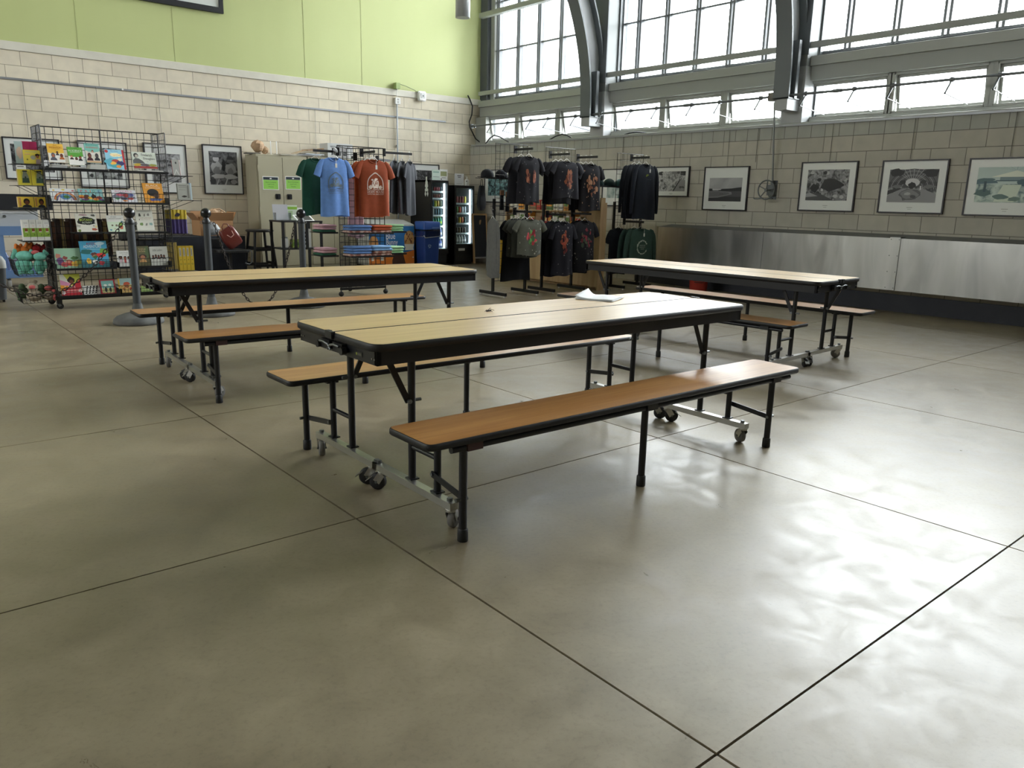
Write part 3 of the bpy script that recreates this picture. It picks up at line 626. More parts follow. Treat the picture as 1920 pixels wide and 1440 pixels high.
for k, (x, w, n) in enumerate(((1.795, .15, 3), (1.975, .165, 2), (2.17, .155, 4), (2.725, .285, 2))):
    th = (.05, .032, .065, .026)[k]/n
    for i in range(n): flatbook(('white edged picture book lying under the yellow inventors book', 'white edged picture book lying under the green science book', 'white edged picture book lying under the teal and pink book', 'white edged picture book lying under the pale biography book')[k], x+.004*i, FY+.115, 1.5245+i*th, w, .19, th, ((60, 66, 96), (70, 70, 76), (196, 200, 200), (206, 200, 196))[k], ('stack under the inventors book', 'stack under the science book', 'stack under the teal book', 'stack under the biography book')[k])
# second row
book('white picture book with a rainbow and green earth, first in the second row', 1.82, 1.176, .27, .15, FY+.03, 24, [('a', .52, .12, .42, .62, .04, (200, 90, 60)), ('a', .52, .12, .38, .56, .04, (226, 170, 80)), ('a', .52, .12, .34, .5, .04, (96, 120, 150)), ('a', .52, .12, .30, .44, .03, (150, 90, 140)), ('e', .54, .36, .2, .22, (96, 140, 190)), ('b', .58, .36, .13, .13, (84, 140, 80), 31), ('b', .15, .85, .05, .05, (220, 180, 60), 32), ('b', .5, .9, .06, .05, (220, 200, 70), 33), ('b', .85, .85, .05, .05, (210, 110, 110), 34), ('e', .2, .1, .03, .05, (70, 70, 80)), ('e', .85, .15, .03, .05, (190, 90, 110))], (226, 228, 228), .012, 6)
book('teal picture book with PRIDE in coloured letters, second in the second row', 2.09, 1.175, .255, .155, FY+.03, 24, [('r', 0, 0, 1, .12, (60, 130, 70)), ('t', 'P', .14, .82, .08, .17, (190, 40, 40)), ('t', 'R', .34, .82, .09, .17, (200, 70, 60)), ('t', 'I', .5, .82, .03, .17, (210, 130, 50)), ('t', 'D', .64, .82, .09, .17, (60, 130, 80)), ('t', 'E', .86, .82, .08, .17, (40, 70, 130)), ('b', .1, .42, .12, .1, (226, 150, 40), 41), ('b', .1, .32, .12, .07, (190, 50, 40), 42), ('b', .3, .35, .12, .2, (96, 52, 36), 43), ('b', .45, .3, .1, .12, (236, 190, 50), 44), ('b', .6, .42, .1, .2, (40, 34, 34), 45), ('b', .8, .3, .12, .15, (150, 60, 56), 46), ('b', .2, .16, .14, .07, (100, 60, 120), 47), ('b', .65, .2, .12, .1, (220, 130, 50), 48), ('b', .9, .16, .1, .07, (110, 90, 150), 49)], (140, 190, 190), .012, 6)
book('busy white picture book with pink title letters, third in the second row', 2.435, 1.176, .265, .15, FY+.03, 24, [('b', .5, .5, .42, .3, (120, 120, 136), 51), ('b', .3, .6, .14, .1, (200, 90, 110), 52), ('b', .55, .55, .12, .15, (150, 50, 46), 53), ('b', .8, .6, .1, .1, (80, 90, 150), 54), ('b', .2, .3, .1, .08, (70, 130, 90), 55), ('b', .45, .3, .14, .08, (60, 60, 80), 56), ('b', .75, .3, .12, .1, (190, 80, 70), 57), ('b', .5, .12, .1, .06, (226, 140, 60), 58), ('t', 'ROYALS', .5, .88, .7, .12, (206, 120, 150))], (226, 226, 230), .012, 6, (96, 96, 104))
book('orange picture book with a black afro profile and flower collar, end of the second row', 2.755, 1.176, .225, .235, FY+.03, 18, [('t', 'BLACK', .5, .88, .62, .10, (240, 226, 200)), ('t', 'IS A RAINBOW COLOR', .5, .76, .74, .07, (240, 220, 190)), ('e', .47, .52, .29, .19, (26, 22, 22)), ('b', .62, .36, .13, .14, (64, 40, 32), 61), ('p', [(.52, .2), (.66, .2), (.64, .42), (.54, .42)], (60, 38, 30)), ('b', .55, .17, .34, .06, (70, 90, 140), 62), ('b', .4, .13, .1, .04, (100, 80, 150), 63), ('e', .75, .12, .05, .03, (90, 120, 170))], (232, 160, 52), .014, 4, (30, 26, 26))
# third row
book('white activity book with black cloud title, left end of the third row', 2.016, .842, .216, .213, FY+.05, 14, [('b', .35, .92, .2, .05, (190, 160, 160), 70), ('b', .85, .9, .1, .06, (90, 90, 80), 71), ('b', .5, .57, .40, .22, (20, 22, 20), 72), ('e', .3, .6, .2, .17, (20, 22, 20)), ('e', .7, .6, .2, .17, (20, 22, 20)), ('t', 'BOTANY', .5, .66, .62, .13, (196, 220, 90)), ('t', 'ACTIVITY', .52, .51, .48, .09, (226, 236, 210)), ('t', 'Book', .52, .38, .2, .08, (240, 240, 230)), ('p', [(.0, .4), (.2, .36), (.2, .34), (.0, .37)], (90, 70, 60)), ('p', [(.0, .32), (.18, .3), (.18, .28), (.0, .3)], (70, 60, 50)), ('b', .12, .1, .07, .07, (120, 140, 70), 73), ('b', .82, .16, .14, .06, (196, 96, 66), 74), ('b', .93, .3, .05, .06, (240, 220, 150), 75), ('e', .82, .34, .03, .05, (170, 160, 150))], (232, 230, 218), .008, 3)
book('white garden book with seed drawings, behind the chain post in the third row', 2.318, .842, .186, .196, FY+.04, 16, [('t', 'MY FIRST', .42, .9, .32, .06, (80, 80, 80)), ('t', 'INDOOR GARDEN', .5, .8, .72, .06, (90, 80, 70)), ('r', 0, .0, 1, .62, (214, 230, 206)), ('e', .86, .62, .06, .055, (90, 130, 140)), ('b', .28, .4, .06, .05, (110, 96, 80), 80), ('b', .52, .4, .08, .06, (130, 120, 100), 81), ('b', .78, .48, .12, .12, (140, 190, 80), 82), ('p', [(.66, .38), (.9, .38), (.86, .18), (.7, .18)], (206, 110, 76)), ('b', .16, .14, .07, .05, (90, 150, 170), 83), ('e', .4, .2, .05, .04, (200, 190, 160))], (232, 232, 226), .006, 4)
book('tall cream book with six small nature drawings, right end of the third row', 2.635, .862, .195, .238, FY+.05, 14, [('r', .1, .92, .9, .935, (150, 150, 140)), ('p', [(.18, .68), (.32, .68), (.29, .8), (.25, .84), (.2, .8)], (60, 60, 54)), ('p', [(.48, .68), (.53, .68), (.55, .8), (.58, .84), (.5, .78)], (70, 62, 54)), ('b', .74, .76, .07, .07, (150, 148, 140), 90), ('t', 'COUNT LEAVES SEEDS', .55, .6, .7, .05, (186, 150, 130)), ('t', 'by hand', .55, .52, .5, .05, (180, 150, 130)), ('e', .2, .52, .03, .025, (40, 40, 40)), ('b', .28, .3, .1, .07, (120, 150, 90), 91), ('p', [(.5, .22), (.55, .34), (.58, .34), (.53, .22)], (40, 40, 42)), ('p', [(.56, .22), (.6, .34), (.63, .34), (.59, .22)], (40, 40, 42)), ('b', .82, .3, .1, .06, (150, 186, 180), 92)], (226, 226, 214), .012, 3)
flatbook('white book lying under the tall cream nature book', 2.64, FY+.10, .842, .21, .17, .02, (226, 226, 222), 'stack in the third row')
# fourth row, baskets
book('pale green vegetable picture book in the upper left basket', 1.792, .448, .262, .225, FY+.05, 14, [('b', .12, .62, .1, .12, (204, 136, 116), 101), ('b', .2, .35, .14, .2, (120, 80, 130), 102), ('b', .38, .52, .09, .09, (150, 76, 66), 103), ('b', .75, .5, .14, .09, (80, 120, 70), 104), ('b', .35, .2, .16, .12, (206, 90, 90), 105), ('b', .6, .22, .15, .12, (216, 80, 60), 106), ('b', .75, .2, .15, .14, (230, 180, 70), 107), ('b', .9, .3, .1, .12, (190, 190, 90), 108), ('b', .5, .35, .1, .08, (214, 140, 120), 109)], (160, 200, 172), .008, 2)
book('blue adventure picture book with red apple, tallest in the upper left basket', 2.065, .448, .285, .305, FY+.02, 16, [('r', 0, 0, 1, .25, (50, 110, 120)), ('b', .2, .6, .2, .1, (40, 110, 110), 111), ('b', .85, .6, .15, .12, (120, 170, 70), 112), ('b', .75, .9, .2, .06, (190, 220, 230), 113), ('t', "AYO'S", .42, .9, .34, .09, (190, 60, 90)), ('t', 'ADVENTURE', .46, .79, .66, .10, (232, 240, 240)), ('r', .25, .68, .75, .69, (200, 220, 220)), ('b', .48, .5, .12, .07, (100, 48, 44), 114), ('b', .5, .42, .1, .06, (170, 120, 80), 115), ('b', .72, .45, .17, .09, (220, 50, 50), 116), ('b', .25, .25, .1, .1, (236, 190, 70), 117), ('b', .48, .22, .1, .07, (240, 240, 236), 118), ('b', .7, .16, .1, .08, (180, 50, 60), 119), ('p', [(.4, .4), (.5, .3), (.62, .42), (.54, .46)], (50, 110, 70))], (76, 168, 206), .012, 4)
book('white picture book with three small figures, in the right basket behind the chain', 2.37, .448, .155, .185, FY+.04, 10, [('t', 'Little Poets', .5, .86, .6, .06, (110, 110, 110)), ('t', 'of Color', .55, .74, .4, .05, (130, 130, 130)), ('b', .25, .58, .14, .09, HAIR, 121), ('e', .25, .53, .07, .06, SK1), ('r', .18, .26, .32, .47, (220, 190, 200)), ('b', .55, .56, .11, .08, HAIR, 122), ('e', .55, .52, .07, .06, SK2), ('r', .48, .24, .62, .46, (206, 80, 80)), ('b', .83, .56, .13, .09, HAIR, 123), ('e', .83, .51, .07, .06, SK1), ('r', .77, .26, .9, .46, (190, 170, 206))], (236, 236, 232), .01, 3)
book('olive picture book with a girl in a hat, in the right basket beside the post', 2.59, .448, .135, .232, FY+.05, 12, [('b', .8, .7, .2, .3, (90, 110, 70), 131), ('t', 'The Girl and\nthe Garden', .42, .8, .6, .2, (206, 180, 130)), ('e', .4, .48, .34, .1, (60, 44, 36)), ('e', .4, .42, .2, .12, (180, 120, 86)), ('h', .4, .18, .3, .16, (200, 150, 90))], (104, 100, 66), .012, 5)
for i in range(3):
    book('grey white picture book with a row of dark haired figures in the upper baskets' if i == 0 else 'grey white copy behind the row of figures book, right end of the upper baskets', 2.755+.014*i, .446, .185, .225, FY+.05+.016*i, 12, ([('t', 'Little Leaders', .48, .82, .6, .12, (90, 90, 90))]+sum([head(.16+.17*k, .48+.03*(k % 2), .8, HAIR, SK1, ((50, 40, 40), (70, 60, 60), (96, 60, 60))[k % 3]) for k in range(5)], [])) if i == 0 else [], (206, 206, 198), .012, 4, None, 'row of figures copies' if i else None)
# fifth row
book('bright pink and yellow picture book with a child portrait, lower left basket', 1.785, .145, .205, .24, FY+.02, 14, [('p', [(0, .6), (.45, .6), (.2, 1), (0, 1)], (232, 232, 220)), ('p', [(0, .2), (.55, .55), (.0, .75)], (226, 150, 190)), ('p', [(0, .15), (.5, .45), (0, .5)], (240, 160, 50)), ('p', [(1, .0), (1, .75), (.5, .4), (0, .25), (0, 0)], (206, 44, 60)), ('b', .55, .72, .17, .15, (46, 28, 24), 141), ('e', .56, .64, .1, .10, SK1), ('t', 'I AM', .45, .4, .5, .14, (240, 230, 226)), ('r', .2, .22, .9, .25, (240, 200, 190)), ('r', .25, .14, .85, .17, (240, 200, 190)), ('b', .1, .14, .1, .09, (236, 220, 220), 142), ('b', .93, .2, .08, .09, (236, 210, 210), 143)], (200, 204, 80), .014, 2)
book('black and white patterned book lying low in the left lower basket', 1.995, .144, .178, .11, FY+.02, 30, [('p', [(.06+.19*k+.05*j, .08+.23*j), (.14+.19*k+.05*j, .08+.23*j), (.2+.19*k+.05*j, .26+.23*j), (.12+.19*k+.05*j, .26+.23*j)], (40, 40, 42)) for k in range(4) for j in range(4)], (226, 226, 224), .01, 4)
book('red bordered picture book with teal picture, middle of the lower baskets', 2.16, .142, .165, .17, FY+.0, 18, [('r', .1, .08, .9, .92, (130, 186, 180)), ('r', .1, .08, .9, .4, (196, 190, 130)), ('b', .35, .6, .1, .08, (236, 236, 226), 151), ('b', .65, .62, .1, .07, (226, 226, 220), 152), ('b', .35, .3, .08, .16, (40, 44, 40), 153), ('b', .65, .3, .08, .16, (50, 46, 40), 154)], (166, 34, 48), .01, 5)
book('yellow spined picture book with flower crown portrait, behind the chain post below', 2.365, .142, .175, .172, FY+.02, 14, [('r', .08, .02, 1, .55, (236, 196, 120)), ('r', .08, .55, 1, 1, (170, 200, 200)), ('b', .5, .62, .22, .12, (206, 90, 60), 161), ('b', .5, .48, .14, .12, SK2, 162), ('b', .3, .3, .08, .1, (200, 120, 60), 163), ('b', .75, .3, .1, .08, (206, 70, 60), 164), ('r', .3, .15, .36, .25, (90, 60, 40)), ('r', .42, .15, .6, .17, (90, 60, 40)), ('r', .66, .15, .72, .25, (90, 60, 40))], (240, 200, 60), .012, 3)
book('small pale green book, right end of the lower baskets', 2.6, .144, .17, .075, FY+.02, 20, [('r', .1, .3, .9, .4, (200, 216, 150))], (150, 180, 100), .008, 2)
# left end of the rack: books and boxed sets seen on end
book('pink fabric bound book standing at the back of the left end shelf', 1.585, 1.57, .155, .24, 10.17, 4, [('r', .48, 0, .495, 1, (130, 34, 70)), ('e', .2, .7, .01, .01, (230, 200, 120)), ('e', .7, .6, .01, .01, (230, 200, 120)), ('e', .3, .4, .01, .01, (230, 200, 120))], (182, 44, 94), .012)
book('pale patterned book at the far left of the top left end shelf', 1.475, 1.57, .075, .235, 10.15, 4, [('b', .5, .5, .3, .3, (226, 200, 180), 171)], (186, 206, 206), .012)
book('small yellow board book with an inventor child, front of the top left end shelf', 1.572, 1.57, .165, .145, 10.03, 6, [('t', 'I can be an inventor', .5, .88, .7, .08, (110, 150, 190)), ('r', .1, .66, .4, .70, (220, 150, 150)), ('e', .22, .3, .05, .06, (150, 140, 60)), ('b', .55, .45, .16, .14, (170, 170, 150), 172), ('b', .82, .62, .12, .14, HAIR, 173), ('e', .82, .52, .08, .10, SK2), ('p', [(.68, .0), (1, .0), (.95, .35), (.72, .35)], (190, 170, 170))], (232, 214, 84), .016, 2, (206, 180, 150))
for i, (x, w, body) in enumerate(((1.475, .125, 0), (1.607, .135, 1))):
    book(('yellow boxed book with a green jar picture, left of the pair under the price card', 'yellow boxed book with a green flask picture, right of the pair under the price card')[i], x, 1.343, w, .165, 10.0, 2, [('r', .25, .1, .9, .9, (206, 196, 70)), ('p', [(.3, .15), (.85, .15), (.8, .55), (.68, .85), (.42, .85), (.34, .55)], (136, 146, 130)), ('p', [(.3, .15), (.85, .15), (.82, .45), (.33, .45)], (54, 78, 62)), ('r', .38, .85, .74, .93, (40, 44, 40)), ('e', .57, .5, .07, .06, (50, 60, 56))], (232, 216, 70), .05, 3, (196, 176, 110))
for i, (x, w) in enumerate(((1.46, .15), (1.60, .12))):
    book(('left of two yellow board books on the lower left end shelf', 'right of two yellow board books on the lower left end shelf')[i], x, 1.11, w, .11, 10.0, 2, [('e', .55, .55, .2, .3, HAIR), ('e', .56, .45, .13, .2, SK1), ('h', .55, .0, .3, .26, (44, 50, 60)), ('r', .08, .1, .2, .9, (200, 140, 90))], (240, 206, 74), .05, 2, (220, 190, 140))
for i in range(4):
    book('white and green boxed set spine standing on the left end shelf of the rack', 1.43+.066*i, .752, .064, .225, 9.99, 2, [('r', 0, .18, 1, .6, (136, 170, 62)), ('r', .3, .44, .72, .58, (134, 70, 44)), ('r', .3, .4, .72, .44, (226, 222, 206)), ('e', .62, .27, .09, .02, (50, 70, 40)), ('r', .2, .86, .8, .88, (170, 170, 170)), ('r', .2, .8, .8, .82, (180, 180, 180)), ('e', .55, .7, .05, .015, (210, 90, 80))], (230, 230, 226), .08, 2, None, 'green and white boxed set')
# right end
book('grey spiral book with red edge leaning on the upper right end shelf', 3.06, 1.505, .085, .185, 10.0, 12, [('b', .55, .8, .1, .08, (60, 60, 60), 181), ('p', [(.1, .0), (.5, .4), (.9, .0), (.8, .0), (.5, .3), (.2, .0)], (214, 214, 210))], (170, 170, 164), .01, 0, (190, 50, 60))
book('thin white book with a red edge behind the grey spiral book', 3.105, 1.505, .03, .185, 10.02, 12, [('r', .4, 0, .7, 1, (176, 50, 66))], (232, 230, 226), .01)
book('grey puzzle box standing on the lower right end shelf', 3.13, 1.22, .15, .19, 10.0, 4, [('r', .1, .85, .7, .88, (110, 110, 104)), ('r', .1, .75, .7, .77, (130, 130, 124)), ('r', .1, .6, .65, .62, (130, 130, 124)), ('r', .75, .1, .9, .9, (140, 140, 134)), ('b', .5, .2, .2, .06, (70, 66, 60), 182)], (186, 188, 180), .03)
book('blue edged white book standing at the right end of the lower end shelf', 3.215, 1.22, .03, .2, 10.02, 4, [('r', 0, 0, .45, 1, (60, 130, 190))], (206, 220, 226), .012)
for i in range(4):
    book('yellow spined children book, one of four standing together low on the right end', 3.03+.045*i, .366, .042, .30, 9.99, 2, [('r', .2, .58, .75, .92, (214, 206, 190)), ('r', .38, .62, .46, .88, (120, 130, 140)), ('r', .52, .64, .6, .86, (140, 146, 150)), ('p', [(.4, .41), (.65, .45), (.65, .46), (.4, .45)], (60, 60, 40)), ('e', .5, .27, .25, .035, (90, 80, 40)), ('e', .5, .27, .17, .024, (240, 210, 70))], (240, 206, 66), .06, 1, None, 'four yellow spines')
for i in range(5):
    book('pale yellow book edge, one of five standing behind the four yellow spines', 2.935+.028*i, .37, .024, .33, 10.2, 2, [], (206, 186, 110), .05, 0, None, 'pale yellow spines')
for i in range(3):
    t = thing('gift_bag', ('purple and yellow gift bag hanging at the front of the right end shelf', 'purple and yellow gift bag behind the front one on the right end shelf', 'purple and yellow gift bag at the back of the right end shelf')[i], 'bag', (3.035, 9.99+.095*i, .822), .1*i)
    m = MB(); n = 12; PUR = mat((74, 60, 122), .6); YEL = mat((216, 190, 60), .6)
    for j in range(n):
        a, b_ = j/n, (j+1)/n; d = .012*math.sin(j*2.1); e = .012*math.sin((j+1)*2.1); q = lambda u, dd, z: (-.09+.18*u, -.03+dd, z)
        m.add([q(a, d, 0), q(b_, e, 0), q(b_, e*.8, .17), q(a, d*.8, .17)], [(0, 1, 2, 3)], PUR); m.add([q(a, d*.8, .17), q(b_, e*.8, .17), q(b_, e*.4, .28), q(a, d*.4, .28)], [(0, 1, 2, 3)], YEL)
    m.bx(-.09, .09, -.018, .03, 0, .17, PUR).bx(-.09, .09, -.018, .03, .17, .275, YEL); m.build('bag_body', t)
    MB().poly(blob(0, 0, .03, .025, R), (-.02, -.045, .22), (1, 0, 0), (0, 0, 1), mat((52, 46, 60), .6), .0).build('bow', t)
# plush toys in the hanging baskets
TEAL = noisemat((112, 190, 172), (132, 206, 190), 40, .9); ORA = noisemat((214, 110, 40), (232, 136, 60), 30, .9); REDP = noisemat((150, 26, 30), (176, 36, 40), 30, .9); PINKP = noisemat((206, 96, 100), (226, 120, 120), 30, .9); GRNP = noisemat((62, 84, 58), (86, 106, 78), 30, .9); BEIGE = noisemat((160, 148, 132), (182, 170, 152), 30, .9)
def plush(label, loc, parts, name='plush_toy'):
    t = thing(name, label, 'toy', loc)
    by = {}
    for (nm, c, r, sc, mm) in parts: by.setdefault(nm, MB()).ball(c, r, mm, 14, 9, sc)
    for nm, m in by.items(): m.build(nm.strip('#'), t)
plush('teal plush axolotl with pink gills at the left of the upper basket', (1.385, 10.09, .39), [('body', (0, 0, .09), .075, (1, .9, 1.25), TEAL), ('head', (.01, -.02, .2), .075, (1.15, .9, .72), TEAL)] + [('gill', (-.075-.012*k, -.01, .245-.03*k), .02, (1.1, .5, 1.7-.3*k), TEAL) for k in range(3)] + [('gill', (.08, -.01, .24), .02, (1, .5, 1.5), TEAL), ('arm', (-.07, -.03, .1), .025, (.7, .7, 1.8), TEAL), ('arm#', (.06, -.05, .1), .025, (.7, .7, 1.6), TEAL), ('foot', (-.05, -.05, .02), .03, (1, 1, .8), TEAL), ('foot#', (.05, -.06, .02), .03, (1, 1, .8), TEAL)])
plush('teal plush axolotl with a pink flower at the right of the upper basket', (1.515, 10.05, .39), [('body', (.01, 0, .08), .06, (1, .9, 1.4), TEAL), ('head', (.02, -.03, .19), .06, (1.1, .9, .8), TEAL), ('flower', (-.02, -.02, .235), .035, (1.1, .8, .7), PINKP), ('gill', (.07, -.01, .235), .018, (1, .5, 1.7), TEAL), ('gill', (.09, -.01, .22), .018, (1.2, .5, 1.2), TEAL), ('arm', (-.03, -.07, .1), .022, (.8, .7, 2.2), TEAL), ('arm#', (.06, -.06, .1), .022, (.8, .7, 2.0), TEAL), ('foot', (.0, -.07, .02), .03, (1, 1, .8), TEAL)])
t = thing('plush_flowers', 'orange and red plush tulips behind the teal plush toys', 'toy', (1.48, 10.21, .362))
for k, (x, z, mm) in enumerate(((-.12, .29, ORA), (-.06, .28, ORA), (-.015, .31, ORA), (.05, .29, REDP), (.1, .28, REDP))):
    m = MB().ball((x, -.02*(k % 2), z), .045, mm, 12, 8, (.9, .9, 1.1))
    for q in range(3): m.ball((x+.03*math.cos(q*2.1+k), .02*math.sin(q*2.1+k)-.01, z+.035), .022, mm, 8, 6, (.8, .8, 1.3))
    m.build('blossom', t)
MB().ball((-.05, -.02, .21), .08, GRNP, 12, 8, (1.3, .6, .8)).ball((.06, 0, .2), .06, GRNP, 12, 8, (1, .6, .9)).cyl((-.05, 0, .01), (-.05, 0, .22), .02, GRNP).cyl((.05, 0, .01), (.05, 0, .22), .02, GRNP).build('leaves', t)
plush('dark green plush turtle at the back of the lower basket', (1.365, 10.2, .085), [('shell', (0, 0, .08), .07, (1.1, 1, .9), GRNP), ('head', (-.02, -.05, .155), .035, (1, 1, 1.1), GRNP), ('foot', (.05, -.05, .02), .025, (1, 1, .8), GRNP), ('foot#', (-.05, -.05, .02), .025, (1, 1, .8), GRNP)])
plush('beige plush animal with a pink bow at the front of the lower basket', (1.44, 10.03, .085), [('body', (0, 0, .065), .068, (1.2, 1, .95), BEIGE), ('head', (-.01, -.01, .16), .055, (1, .9, 1), BEIGE), ('ear', (.0, .0, .22), .03, (1.5, .6, .8), BEIGE), ('bow', (-.02, -.05, .165), .03, (1.1, .5, .8), PINKP)])
plush('green plush cactus in the middle of the lower basket', (1.53, 10.13, .085), [('body', (0, 0, .1), .045, (1, 1, 1.9), GRNP), ('arm', (.05, -.01, .13), .024, (1, 1, 1.7), GRNP), ('arm#', (-.05, -.01, .14), .024, (1, 1, 1.5), GRNP)])
plush('pink and cream plush toy at the right of the lower basket', (1.585, 10.02, .085), [('body', (0, 0, .06), .058, (1.1, 1, .9), BEIGE), ('flower', (.0, .03, .14), .035, (1.2, 1, .8), PINKP), ('flower', (.05, .01, .1), .03, (1, 1, .9), PINKP), ('foot', (.045, -.04, .04), .028, (.8, .8, 1.4), PINKP)])
# rear of the rack: dark hardbacks and grey boxes seen through the mesh
for i in range(15):
    x = 1.70+i*.044; col = ((62, 36, 26), (88, 54, 34), (52, 34, 28), (150, 128, 80), (70, 42, 30))[i % 5]
    t = thing('hardback_book', 'dark brown and tan hardback, one of a row standing behind the book rack mesh', 'book', (x, 10.365, .562), 0, 'hardbacks behind the mesh')
    hh = .42-.03*(i % 3 == 1); MB().bx(-.02, .02, -.10, .1, 0, hh, mat(col, .6)).build('cover', t); MB().bx(-.017, .017, -.08, .102, .004, hh-.004, PG).build('page_block', t)
m = MB(); m.bx(*[v for p in zip(rel(1.66, 10.18, .548), rel(2.4, 10.47, .56)) for v in p], BLACK); m.bx(*[v for p in zip(rel(2.42, 10.18, .73), rel(2.9, 10.47, .742)) for v in p], BLACK); m.build('rear_shelf', rk)
for i in range(4):
    t = thing('hardback_book', 'pale grey hardback standing on the rear shelf behind the chain post', 'book', (2.47+i*.045, 10.34, .745), 0, 'grey hardbacks behind the mesh')
    MB().bx(-.02, .02, -.1, .1, 0, .2, mat((170, 172, 172) if i % 2 else (120, 122, 124), .6)).build('cover', t); MB().bx(-.017, .017, -.098, .103, .004, .196, PG).build('page_block', t)
# ================================================================ garments, hangers and wire display racks
def clothmat(c, k=1.0):
    c2 = tuple(min(255, int(v*1.05+2)) for v in c)
    return noisemat(c, c2, 25, .9)
def garment(t, w, h, m, long=False, d=.045, seed=0, design=None, folds=1.0):
    """shirt hanging from the origin (top of the shoulders), front towards -y.  Returns the front surface function."""
    rng = random.Random(seed); ph = [rng.uniform(0, 6) for _ in range(4)]
    prof = [(0.0, .17), (.012, .22), (.045, .40), (.075, .47), (.16, .475), (.30, .47), (.5, .475), (.75, .485), (1.0, .50)]
    def halfw(s):
        for (a, x), (b, y) in zip(prof, prof[1:]):
            if s <= b: return w*(x+(y-x)*(s-a)/(b-a))
        return w*prof[-1][1]
    def dep(s): return d*(.35+.65*min(1, s/.18))
    def fold(x, s): u = x/w; return folds*min(1, s*1.8)*(.011*math.sin(9*u+ph[0]+2.2*s)+.006*math.sin(16*u+ph[1]-1.5*s)+.010*math.sin(4*u+ph[2]))*(.35+.65*s)
    def front(x, z):
        s = max(0, min(1, -z/h)); a = halfw(s); u = max(-1, min(1, x/a)); return -dep(s)*math.sqrt(max(0, 1-abs(u)**3))-fold(x, s)-.0
    def back(x, z):
        s = max(0, min(1, -z/h)); a = halfw(s); u = max(-1, min(1, x/a)); return dep(s)*.8*math.sqrt(max(0, 1-abs(u)**3))-fold(x, s)*.6
    rows = [0, .006, .02, .045, .075, .11, .16, .22, .3, .38, .46, .54, .62, .7, .78, .86, .93, 1.0]; nx = 22; rings = []
    for s in rows:
        a = halfw(s)*.999; ring = []
        hz = lambda x: -s*h - (.012*math.sin(6*x/w+ph[3])*s*s if s > .9 else 0)
        dip = lambda x: -.055*h*max(0, 1-(x/(.17*w))**2)*(1 if s < .07 else 0)*(1-s/.07)
        for i in range(nx+1): x = -a+2*a*i/nx; ring.append((x, front(x, -s*h), hz(x)+dip(x)))
        for i in range(1, nx): x = a-2*a*i/nx; ring.append((x, back(x, -s*h), hz(x)))
        rings.append(ring)
    b = MB(); b.rings(rings, m, True, False); b.add(rings[-1], [tuple(range(len(rings[-1])))], m)
    if design: design(b, front, w, h)
    b.build('shirt_body', t)
    for sg in (-1, 1):
        sm = MB(); n = 14
        if long: path = [(.36, .04, .05), (.43, .08, .08), (.50, .18, .092), (.545, .34, .086), (.57, .54, .078), (.585, .72, .07), (.59, .86, .058), (.585, .90, .05)]
        else: path = [(.36, .045, .05), (.42, .085, .085), (.495, .165, .105), (.565, .27, .112), (.60, .32, .112)]
        rg = []
        for k, (px_, ps, rr) in enumerate(path):
            p0 = Vector((path[max(0, k-1)][0]*w, 0, -path[max(0, k-1)][1]*h)); p1 = Vector((path[min(len(path)-1, k+1)][0]*w, 0, -path[min(len(path)-1, k+1)][1]*h))
            dr = (p1-p0).normalized(); sd = Vector((dr.z, 0, -dr.x))*-1; c = Vector((px_*w, -.01, -ps*h)); ring = []
            for j in range(n):
                a = 2*PI*j/n; q = c + sd*(rr*w*math.cos(a)*(1+.06*math.sin(3*a+ph[1]))) + Vector((0, 1, 0))*(d*.45*min(1, .5+k*.25)*math.sin(a)); ring.append((sg*q.x, q.y, q.z))
            rg.append(ring)
        sm.rings(rg, m, True, True); sm.build('sleeve', t)
    nk = MB(); pts = []; k = 14
    for i in range(k+1):
        a = PI*i/k; x = .165*w*math.cos(a); z = -.060*h*math.sin(a)-.004; pts.append((x, front(x, z)-.004, z))
    nk.tube(pts, .006, m, 6); nk.build('collar', t)
    return front
def decal(m, polys, front, lift=.004):
    for k, (pts, col) in enumerate(polys):
        cx = sum(p[0] for p in pts)/len(pts); cz = sum(p[1] for p in pts)/len(pts); vs = [(cx, front(cx, cz)-lift-.0002*k, cz)]+[(x, front(x, z)-lift-.0002*k, z) for x, z in pts]; n = len(pts)
        m.add(vs, [(0, 1+i, 1+(i+1) % n) for i in range(n)], mat(col, .8))
def hanger(label, loc, rz, w, col=(226, 226, 224), group=None):
    t = thing('clothes_hanger', label, 'hanger', loc, rz, group); m = MB(); H = mat(col, .4)
    m.tube([(-w*.26, 0, -.050), (-.02, 0, .018), (0, 0, .027), (.02, 0, .018), (w*.26, 0, -.050)], .0045, H, 7); m.build('shoulder_bar', t)
    MB().tube([(0, 0, .027), (0, 0, .062)]+[(.027*math.cos(a), 0, .092+.027*math.sin(a)) for a in [-PI/2+.2+i*PI/8 for i in range(0, 11)]], .0022, CHROME, 6).build('hook', t)
    return t
def shirt(label, x, y, ztop, w, h, col, rz=0, long=False, seed=0, d=.045, design=None, tagcol=None, hcol=(226, 226, 224), group=None, name='t_shirt', cat='shirt', hl=None, folds=1.0, noh=False):
    t = thing(name, label, cat, (x, y, ztop), rz, group); f = garment(t, w, h, clothmat(col), long, d, seed, design, folds)
    if tagcol:
        g = MB(); z0 = -.05*h; y0 = f(0, z0-.05)-.006; xx = tagcol
        g.bx(xx-.012, xx+.014, y0-.002, y0, z0-.085, z0-.035, PAPER).bx(xx-.003, xx+.003, y0-.001, y0, z0-.037, z0+.02, PAPER); ptag(g.build('price_tag', t), 'white price tag')
    if not noh: hanger(hl or ('hanger carrying the '+label)[:110], (x, y+.0, ztop+.005), rz, w, hcol, 'hangers of '+group if group else None)
    return t
